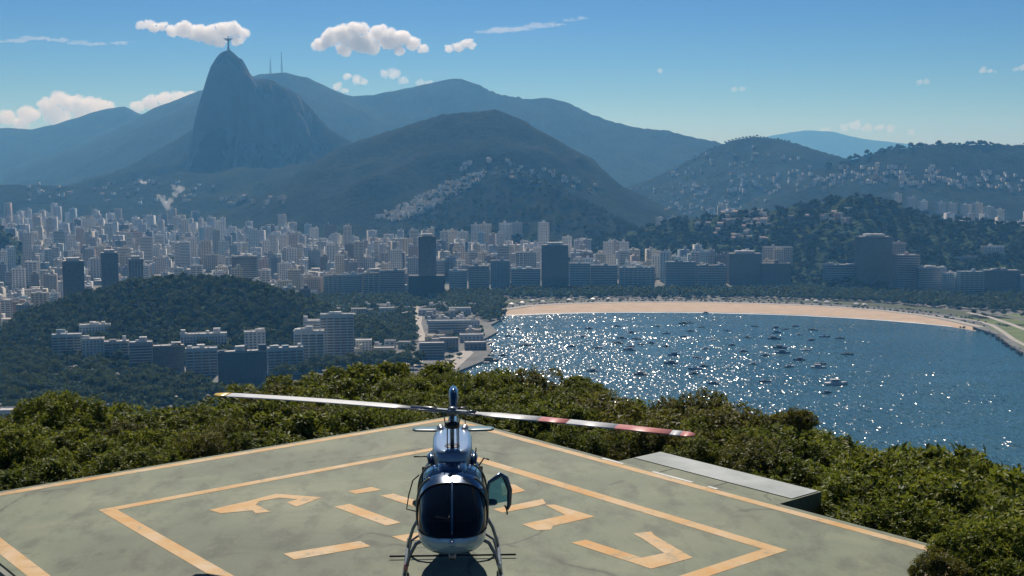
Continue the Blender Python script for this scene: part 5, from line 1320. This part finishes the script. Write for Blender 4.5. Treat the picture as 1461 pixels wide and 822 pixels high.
# undergrowth further down the hill and woods at its foot, behind the shrubs
low = []
for _ in range(5200):
    a = random.uniform(-.75, 3.64); rr_ = 24 + 190 * random.random() ** 1.3; x, y = rr_ * math.cos(a) - .5, 24 + rr_ * math.sin(a)
    q = Vector((x, y)) - O; uu, vv_ = q.dot(UD), q.dot(VD)
    if uu > -6 and vv_ > -8 and uu < LU + 4 and vv_ < LV + 4 or (y < 14 and x < 26): continue
    z_ = float(own_z(np.array([x]), np.array([y]))[0]); r_ = random.uniform(1.8, 3.4)
    pxx, pyy = proj(x, y, z_ + r_ * 1.7)
    if pyy < lerp_list(topline, pxx) + 34 or rr_ < 34: continue
    low.append((x, y, z_ - .4, r_))
tree_mass('undergrowth', low, 'dense undergrowth covering the slope below the helipad', M['shrub_leaf'])
foot = []
for _ in range(5200):
    x, y = random.uniform(-900, 40), random.uniform(380, 1240); pxx, pyy = proj(x, y, LZ)
    if pyy < 560 + max(0, (pxx - 330)) * -.06 or pxx > 585: continue
    if pxx < 60 and pyy < 625: continue
    if float(own_z(np.array([x]), np.array([y]))[0]) > 0: continue
    foot.append((x, y, LZ, random.uniform(5, 8)))
tree_mass('wood', foot, 'dark wood on the flat ground at the foot of the hill', M['tree_leaf'])

# ================================================================== BOATS
M['hull_white'] = noisy('hull_white', (.55, .55, .54), (.72, .72, .70), .5, .4)
M['hull_dark'] = noisy('hull_dark', (.02, .03, .05), (.05, .07, .10), .5, .4)
M['hull_blue'] = noisy('hull_blue', (.04, .12, .24), (.07, .17, .30), .5, .4)
M['hull_wood'] = noisy('hull_wood', (.14, .08, .045), (.24, .14, .08), .5, .6)
M['car_grey'] = noisy('cabin_grey', (.12, .13, .14), (.2, .21, .22), .5, .5)
def hull_rings(L, B, Hh, z0=-.35):
    rings = []
    for t in np.linspace(0, 1, 9):
        x = -L / 2 + L * t; w = B / 2 * (.82 + .18 * math.sin(math.pi * min(1, t * 1.3))) * (1 if t < .5 else max(.03, 1 - ((t - .5) / .5) ** 2.2)); sheer = Hh * (1 + .35 * t * t)
        rings.append([(x, -w, sheer), (x, -w * .85, z0 + .15), (x, 0, z0), (x, w * .85, z0 + .15), (x, w, sheer), (x, 0, sheer + .05)])
    return rings
def make_boat(kind, hm):
    cm = hm if hm.name in ('hull_wood', 'hull_blue') else M['car_grey'] if hm.name == 'hull_dark' else M['hull_white']
    root = empty('boat', (0, 0, 0)); L = 10
    o = MB().loft(hull_rings(10, 3.0, 1.0)).build('hull', hm, root); fix_normals(o.data)
    if kind == 'sail':
        root.name = 'sailing_boat'
        o = MB().loft([[(-1.5, -.8, 1.0), (1.8, -.6, 1.1), (1.8, .6, 1.1), (-1.5, .8, 1.0)], [(-1.3, -.65, 1.6), (1.2, -.45, 1.6), (1.2, .45, 1.6), (-1.3, .65, 1.6)]]).build('cabin', cm, root); fix_normals(o.data)
        MB().tube([(.6, 0, 1.0), (.6, 0, 12.5)], [.10, .06], 6).build('mast', M['h_metal'], root)
        MB().tube([(.6, 0, 2.2), (-3.6, 0, 2.1)], .12, 6).build('boom', M['hull_blue'], root)
        MB().tube([(.6, 0, 12.3), (4.9, 0, 1.4)], .03, 4).build('forestay', M['h_metal'], root)
    else:
        root.name = 'motor_boat'
        o = MB().loft([[(-2.6, -1.15, 1.0), (2.2, -.95, 1.1), (2.2, .95, 1.1), (-2.6, 1.15, 1.0)], [(-2.4, -1.0, 2.3), (1.0, -.8, 2.3), (1.0, .8, 2.3), (-2.4, 1.0, 2.3)]]).build('cabin', cm, root); fix_normals(o.data)
        MB().box(-2.7, 1.2, -1.1, 1.1, 2.3, 2.42).build('roof', cm, root)
        for s in (-1, 1): MB().box(-2.0, .8, min(s * .98, s * 1.09), max(s * .98, s * 1.09), 1.55, 2.05).build('cabin_window', M['glass'], root)
        MB().tube([(-.6, 0, 2.4), (-.6, 0, 4.2)], .05, 5).build('mast', M['h_metal'], root)
        MB().box(1.30, 1.9, -.55, .55, 1.35, 1.95).build('windscreen', M['glass'], root)
    return root
protos = {}
HM = {'white': 'hull_white', 'dark': 'hull_dark', 'blue': 'hull_blue', 'brown': 'hull_wood'}
boats_px = [(1193, 549, 20, 'motor', 'white', 'large white motor yacht lying apart from the moored boats'), (750, 493, 12, 'sail', 'dark', None), (718, 508, 9, 'motor', 'dark', None), (698, 516, 18, 'motor', 'brown', None),
            (961, 507, 13, 'motor', 'blue', None), (957, 519, 13, 'motor', 'dark', None), (913, 535, 12, 'motor', 'brown', None), (1091, 545, 11, 'sail', 'dark', None), (1180, 561, 9, 'motor', 'dark', None), (1168, 525, 14, 'motor', 'white', None),
            (1170, 520, 12, 'sail', 'dark', None), (1113, 497, 14, 'motor', 'dark', None), (1117, 504, 14, 'motor', 'blue', None), (1140, 514, 12, 'motor', 'dark', None), (1158, 486, 10, 'motor', 'dark', None), (1176, 481, 12, 'sail', 'blue', None),
            (1160, 471, 11, 'sail', 'dark', None), (1198, 483, 10, 'sail', 'dark', None), (1209, 506, 12, 'sail', 'dark', None), (1105, 484, 14, 'motor', 'dark', None), (1108, 475, 11, 'motor', 'blue', None), (1107, 468, 10, 'motor', 'dark', None),
            (1007, 446.8, 8, 'motor', 'brown', None), (985, 461, 8, 'sail', 'dark', None), (975, 462, 11, 'motor', 'dark', None), (1001, 467, 8, 'sail', 'dark', None), (985, 473, 9, 'motor', 'dark', None), (951, 476, 10, 'sail', 'blue', None), (901, 475, 9, 'motor', 'dark', None), (908, 484, 10, 'sail', 'dark', None),
            (887, 483, 10, 'motor', 'dark', None), (882, 490, 10, 'motor', 'brown', None), (852, 497, 11, 'sail', 'dark', None), (898, 500, 12, 'motor', 'dark', None), (900, 495, 8, 'sail', 'dark', None), (929, 490, 9, 'motor', 'blue', None), (950, 495, 8, 'motor', 'dark', None), (976, 481, 8, 'motor', 'dark', None),
            (995, 511, 9, 'sail', 'dark', None), (1004, 523, 9, 'motor', 'dark', None), (992, 527, 13, 'sail', 'blue', None), (990, 534, 9, 'motor', 'dark', None), (1044, 493, 8, 'motor', 'dark', None), (1066, 482, 8, 'motor', 'dark', None), (1061, 502, 9, 'motor', 'dark', None), (1007, 498, 9, 'motor', 'white', None),
            (832, 481, 9, 'motor', 'white', None), (840, 469, 9, 'motor', 'dark', None), (880, 466, 9, 'motor', 'blue', None), (845, 530, 10, 'motor', 'dark', None), (816, 495, 9, 'motor', 'dark', None), (1126, 524, 9, 'motor', 'dark', None), (1120, 470, 8, 'sail', 'dark', None), (1140, 478, 8, 'motor', 'white', None), (1077, 466, 8, 'sail', 'dark', None),
            (1037, 472, 8, 'sail', 'blue', None), (1018, 486, 8, 'sail', 'white', None), (1075, 520, 9, 'motor', 'white', None), (938, 466, 8, 'motor', 'white', None), (915, 492, 8, 'sail', 'dark', None), (1150, 500, 10, 'sail', 'white', None), (1092, 508, 9, 'motor', 'dark', None), (1018, 548, 10, 'motor', 'dark', None), (1135, 466, 8, 'motor', 'dark', None), (738, 470, 9, 'motor', 'white', None), (760, 500, 8, 'motor', 'white', None), (725, 480, 8, 'motor', 'dark', None)]
for (a, b, L, kd, col, lab) in boats_px:
    key = (kd, col)
    if key not in protos: protos[key] = make_boat(kd, M[HM[col]]); r0 = protos[key]
    else: r0 = copy_tree(protos[key])
    p = at_z(a, b, 0.0); r0.location = (p.x, p.y, 0); s = L / 10 * 1.2; r0.scale = (s, s, s); r0.rotation_euler = (0, 0, random.choice((0, math.pi)) + random.uniform(-.5, .5))
    where = 'off the left shore' if a < 780 else 'amid the fleet' if a < 1090 else 'at the open side of the fleet'
    sz = 'small' if L < 9.5 else 'mid sized'
    tag(r0, lab or '%s %s %s moored %s' % (sz, col, 'sailing boat with bare mast' if kd == 'sail' else 'motor boat with cabin', where), 'boat', 'boats moored in the bay')

# ================================================================== VEHICLES ON THE AVENUE AND THE SHORE ROAD
def make_car(m):
    root = empty('parked_car', (0, 0, 0))
    o = MB().loft([[(-2.1, -.85, .3), (2.1, -.85, .3), (2.1, .85, .3), (-2.1, .85, .3)], [(-2.1, -.85, .8), (2.1, -.82, .75), (2.1, .82, .75), (-2.1, .85, .8)], [(-2.0, -.8, .92), (1.9, -.78, .85), (1.9, .78, .85), (-2.0, .8, .92)]]).build('body', m, root)
    o = MB().loft([[(-1.7, -.75, .9), (1.0, -.75, .88), (1.0, .75, .88), (-1.7, .75, .9)], [(-1.2, -.62, 1.45), (.3, -.62, 1.45), (.3, .62, 1.45), (-1.2, .62, 1.45)]]).build('cabin', M['glass'], root)
    MB().box(-1.22, .32, -.63, .63, 1.45, 1.49).build('roof', m, root)
    for x in (-1.3, 1.3):
        for y in (-.8, .8): MB().tube([(x, y - .1, .31), (x, y + .1, .31)], .31, 10).build('wheel', M['dark_steel'], root)
    return root
carm = {'white': noisy('car_white', (.6, .6, .6), (.7, .7, .7), 1, .3, coat=.5), 'silver': noisy('car_silver', (.35, .36, .37), (.42, .43, .44), 1, .3, metal=.5), 'black': noisy('car_black', (.015, .015, .016), (.03, .03, .03), 1, .3, coat=.5), 'red': noisy('car_red', (.3, .03, .03), (.4, .05, .04), 1, .3, coat=.5)}
cprot = {}
def place_car(x, y, z, rz, col, lab, grp):
    if col not in cprot: cprot[col] = make_car(carm[col]); c = cprot[col]
    else: c = copy_tree(cprot[col])
    c.location = (x, y, z); c.rotation_euler = (0, 0, rz); tag(c, lab, 'car', grp)
for off, grp in ((25, 'cars on the beach avenue'), (33, 'cars on the beach avenue'), (41, 'cars on the beach avenue')):
    ln = offset(prom_line, off)
    i = 1
    while i < len(ln) - 2:
        if random.random() < .75:
            a, b = Vector(ln[i]), Vector(ln[i + 1]); t = (b - a).normalized(); f = random.random(); p = a + (b - a) * f; col = random.choice(('white', 'white', 'silver', 'black', 'red'))
            place_car(p.x, p.y, LZ + .06, math.atan2(t.y, t.x), col, '%s car on the avenue behind the beach' % col, grp)
        i += 1
for (a, b) in ((598, 470), (600, 480), (603, 488), (597, 455), (560, 518), (570, 520), (580, 517), (590, 519), (565, 514), (577, 513)):
    p = at_z(a, b, LZ); col = random.choice(('white', 'silver', 'black')); place_car(p.x, p.y, LZ + .06, random.uniform(1.2, 1.9), col, '%s car near the shore road and car park' % col, 'cars by the shore road')
# white kiosks and tents between the avenue and the sand
for k_, (a, b) in enumerate(((745, 434), (775, 432.5), (812, 430), (846, 429), (868, 428.5), (1152, 431), (1165, 432), (1222, 436), (1234, 437), (1180, 433), (730, 436), (760, 431))):
    p = at_z(a, b, LZ); root = empty('beach_tent', (p.x, p.y, LZ + .05), random.uniform(-.3, .3), 'white square tent by the promenade behind the beach', 'tent', 'white tents behind the beach')
    MB().loft([[(-4, -4, 2.6), (4, -4, 2.6), (4, 4, 2.6), (-4, 4, 2.6)], [(-4, -4, 3.0), (4, -4, 3.0), (4, 4, 3.0), (-4, 4, 3.0)], [(-.2, -.2, 5.0), (.2, -.2, 5.0), (.2, .2, 5.0), (-.2, .2, 5.0)]]).build('canopy', M['hull_white'], root)
    for x in (-3.8, 3.8):
        for y in (-3.8, 3.8): MB().tube([(x, y, 0), (x, y, 2.7)], .08, 6).build('post', M['h_metal'], root)

# ================================================================== STATUE AND MASTS
M['soapstone'] = noisy('pale_stone', (.20, .21, .20), (.30, .31, .30), .1, .8)
pk = at_y(326, 70, 4752); zt = float(statue_peak.height(np.array([pk.x]), np.array([pk.y]))[0])
top_z = at_y(326, 51, 4752).z
st = empty('statue', (pk.x, pk.y, zt - 2), 0, 'tall robed stone statue with outstretched arms on top of the steep peak', 'statue'); HS = top_z - zt + 2; hs = HS / 40.0
def sc3(pts): return [(x * hs, y * hs, z * hs) for x, y, z in pts]
rings = []
for z, w, d in ((0, 3.2, 3.2), (8, 2.9, 2.9), (8.2, 2.6, 2.6)): rings.append(sc3([(w * sx, d * sy, z) for sx, sy in ((-1, -1), (1, -1), (1, 1), (-1, 1))]))
fix_normals(MB().loft(rings).build('pedestal', M['soapstone'], st).data)
rings = []
for z, w, d in ((8, 2.6, 2.4), (14, 2.5, 2.2), (22, 2.5, 2.0), (28, 2.8, 2.0), (31, 2.9, 1.9), (33.4, 1.6, 1.4), (34.2, .95, .95), (35, 1.2, 1.3), (36.5, 1.45, 1.6), (38.5, 1.35, 1.5), (40, .5, .6)):
    rings.append(sc3([(w * math.cos(t), d * math.sin(t), z) for t in [2 * math.pi * q / 14 for q in range(14)]]))
o = MB().loft(rings).build('figure', M['soapstone'], st, True); fix_normals(o.data)
for s in (-1, 1):
    a = MB().tube(sc3([(s * 1.5, 0, 31.5), (s * 6, 0, 31.6), (s * 11.5, 0, 31.8), (s * 14, 0, 31.9)]), [1.7 * hs, 1.3 * hs, .85 * hs, .5 * hs], 10).build('arm', M['soapstone'], st, True)
    MB().loft([sc3([(s * 1.6, -.9, 31), (s * 1.6, .9, 31), (s * 1.6, .9, 25), (s * 1.6, -.9, 25)]), sc3([(s * 9.5, -.5, 31), (s * 9.5, .5, 31), (s * 9.5, .5, 29), (s * 9.5, -.5, 29)])]).build('sleeve', M['soapstone'], a)
ridge_main_z = {}
for (px, pyt, pyb) in ((386, 82, 104), (402, 73, 103)):
    p = at_y(px, pyb, 6900); h = at_y(px, pyt, 6900).z - p.z
    rt = empty('broadcast_mast', (p.x, p.y, p.z - 6), 0, '%s lattice broadcasting mast on the mountain shoulder' % ('taller' if px > 390 else 'shorter'), 'mast')
    for sx in (-1, 1):
        for sy in (-1, 1): MB().tube([(sx * 4, sy * 4, 0), (sx * 1.4, sy * 1.4, h * .6), (sx * .5, sy * .5, h)], [1.2, .9, .6], 5).build('leg', M['dark_steel'], rt)
    for q in range(8):
        z = h * (q + .5) / 8.5; w = max(.6, 4 - 4.2 * z / h); MB().box(-w, w, -w, w, z, z + .8).build('brace', M['dark_steel'], rt)
    MB().tube([(0, 0, h * .8), (0, 0, h + 7)], .7, 5).build('antenna', M['dark_steel'], rt)

# ================================================================== CLOUDS AND SMOKE
def vol_mat(name, dens, col=(1, 1, 1), aniso=.3):
    m = bpy.data.materials.new(name); m.use_nodes = True; n = m.node_tree.nodes; l = m.node_tree.links; n.clear()
    pv = n.new('ShaderNodeVolumePrincipled'); out = n.new('ShaderNodeOutputMaterial'); l.new(pv.outputs[0], out.inputs['Volume'])
    pv.inputs['Color'].default_value = (*col, 1); pv.inputs['Density'].default_value = dens; pv.inputs['Anisotropy'].default_value = aniso
    return m
def puff_mesh(name, blobs, D, seed, flat=.8, voxel=.55, amp=(4.0, 2.4, 1.2), depth=1.0, stretch=1.0):
    """cloud body from overlapping lobes given as (px, py, radius px) at distance D, merged into one skin and roughened"""
    r = random.Random(seed); bm = bmesh.new(); k_ = D / F
    for (a, b, rad) in blobs:
        c = at_y(a, b, D)
        for q in range(3):
            rr = rad * k_ * (1 if q == 0 else r.uniform(.5, .75)); off = Vector((r.uniform(-.7, .7), r.uniform(-.8, .8) * depth, r.uniform(-.15, .55))) * rad * k_ if q else Vector((0, 0, 0))
            bmesh.ops.create_icosphere(bm, subdivisions=3, radius=rr, matrix=Matrix.Translation(c + off) @ Matrix.Diagonal((stretch, 1, flat, 1)))
    me = bpy.data.meshes.new(name); bm.to_mesh(me); bm.free()
    o = bpy.data.objects.new(name, me); C.objects.link(o)
    rm = o.modifiers.new('merge', 'REMESH'); rm.mode = 'VOXEL'; rm.voxel_size = voxel * k_; rm.adaptivity = 0
    for q, (sz, am) in enumerate(zip((11, 4.5, 1.9), amp)):
        t = bpy.data.textures.new(name + '_lumps', 'CLOUDS'); t.noise_scale = sz * k_; t.noise_depth = 2
        d = o.modifiers.new('lumps', 'DISPLACE'); d.texture = t; d.texture_coords = 'GLOBAL'; d.strength = am * k_ * 2; d.mid_level = .5
    return o
def cloud(blobs, D, dens_px, label, seed, **kw):
    o = puff_mesh('cloud', blobs, D, seed, **kw); o.data.materials.append(vol_mat('cloud_vapour', dens_px * F / D, (1, 1, 1), .55))
    return tag(o, label, 'cloud', 'clouds over the mountains')
cloud([(203, 37, 7), (218, 38, 9), (232, 38, 9), (246, 44, 10), (262, 42, 14), (280, 47, 14), (300, 50, 16), (318, 44, 15), (334, 42, 13), (348, 48, 9), (338, 58, 9), (312, 60, 10)], 12500, .16, 'long ragged white cloud just behind the statue', 1)
cloud([(456, 64, 11), (472, 54, 14), (490, 48, 17), (508, 44, 16), (512, 62, 17), (492, 72, 11), (540, 48, 13), (556, 58, 16), (574, 54, 13), (588, 62, 12), (604, 70, 8), (570, 72, 9), (530, 68, 13)], 12500, .16, 'big billowing white cloud with grey base above the mountain range', 2)
cloud([(641, 70, 6), (654, 67, 7), (666, 62, 8), (672, 67, 6)], 12500, .16, 'small white cloud beside the big billowing one', 3)
cloud([(548, 106, 7), (562, 106, 9), (574, 115, 7)], 16000 + 4000, .05, 'faint white cloud low over the range, the larger of two', 4)
cloud([(495, 110, 6), (508, 113, 7), (520, 117, 5)], 20000, .07, 'faint white cloud low over the range, the smaller of two', 5)
cloud([(-20, 172, 14), (10, 168, 13), (40, 164, 15), (66, 150, 13), (86, 143, 14), (104, 150, 15), (128, 150, 14), (150, 154, 14), (80, 165, 18), (30, 178, 12), (120, 165, 16), (160, 165, 13)], 23000, .09, 'white cloud bank resting behind the far left ridge', 6)
cloud([(196, 152, 10), (215, 147, 13), (236, 142, 13), (256, 140, 12), (272, 136, 9), (225, 158, 12)], 23000, .09, 'white cloud bank tucked against the statue peak ridge', 7)
cloud([(480, 124, 7), (492, 130, 6)], 23000, .07, 'scrap of white cloud in the saddle of the range', 8)
cloud([(600, 118, 6), (612, 120, 6)], 23000, .04, 'thin pale cloud scrap over the range', 18)
cloud([(1404, 101, 5), (1412, 101, 5), (1420, 103, 3)], 18500, .06, 'tiny white cloud high in the clear sky', 9, flat=.6)
cloud([(1450, 99, 4), (1460, 98, 5), (1472, 99, 5)], 18500, .06, 'tiny elongated cloud next to another tiny one', 10, flat=.6)
cloud([(1312, 117, 4), (1322, 116, 4)], 18500, .04, 'tiny faint cloud fragment alone in clear sky', 11, flat=.6)
cloud([(940, 101, 4)], 18500, .05, 'single tiny dot of cloud over the lower ridge', 12, flat=.6)
cloud([(1048, 127, 4), (1060, 127, 5)], 18500, .03, 'barely visible pale cloud wisp above the gap', 13, flat=.5)
cloud([(1205, 182, 7), (1220, 179, 9), (1236, 183, 8), (1255, 182, 7), (1270, 184, 7), (1300, 188, 6), (1180, 186, 6)], 30000, .03, 'pale low cloud bank behind the faint far range', 14)
cloud([(0, 60, 5), (25, 58, 6), (50, 55, 7), (80, 57, 6), (110, 62, 5), (140, 63, 5), (170, 61, 5), (188, 60, 3)], 16500, .03, 'long thin streak of white cloud', 15, flat=.4, amp=(3, 2, 1), stretch=3.2)
cloud([(690, 46, 5), (715, 44, 7), (740, 42, 7), (765, 38, 7), (790, 35, 6), (815, 29, 4), (830, 26, 3)], 16500, .03, 'thin slanting streak of white cloud', 16, flat=.4, amp=(3, 2, 1), stretch=3.2)
# smoke rising from the city, and a bright puff above it
def smoke(blobs, D, dens, label, seed):
    o = puff_mesh('smoke', blobs, D, seed, flat=1.0, voxel=.35, amp=(3.0, 2.2, 1.0), depth=.4); o.data.materials.append(vol_mat('smoke_vapour', dens * F / D, (.96, .97, 1), .3)); return tag(o, label, 'smoke', kind='stuff')
smoke([(240, 296, 4), (238, 291, 6), (232, 285, 5), (226, 280, 4), (244, 286, 5), (250, 278, 5), (256, 270, 6), (248, 268, 4)], 3600, .05, 'white smoke plume forking up over the valley city', 21)
smoke([(203, 261, 3), (207, 261, 3)], 3600, .18, 'small dense white puff of smoke above the valley city', 22)

# ------------------------------------------------------------------ haze: closed box of even, pale air round the whole scene
m = bpy.data.materials.new('haze_air'); m.use_nodes = True; n = m.node_tree.nodes; l = m.node_tree.links; n.clear()
pv = n.new('ShaderNodeVolumePrincipled'); out = n.new('ShaderNodeOutputMaterial'); l.new(pv.outputs[0], out.inputs['Volume'])
pv.inputs['Color'].default_value = (.17, .52, 1.0, 1); pv.inputs['Density'].default_value = 9.0e-5; pv.inputs['Anisotropy'].default_value = .35
pv.inputs['Absorption Color'].default_value = (1, 1, 1, 1)
hz = MB().box(-26000, 26000, -1700, 18000, -13, 900).build('haze', m)
tag(hz, 'pale blue haze hanging over the bay and city', 'haze', kind='stuff')
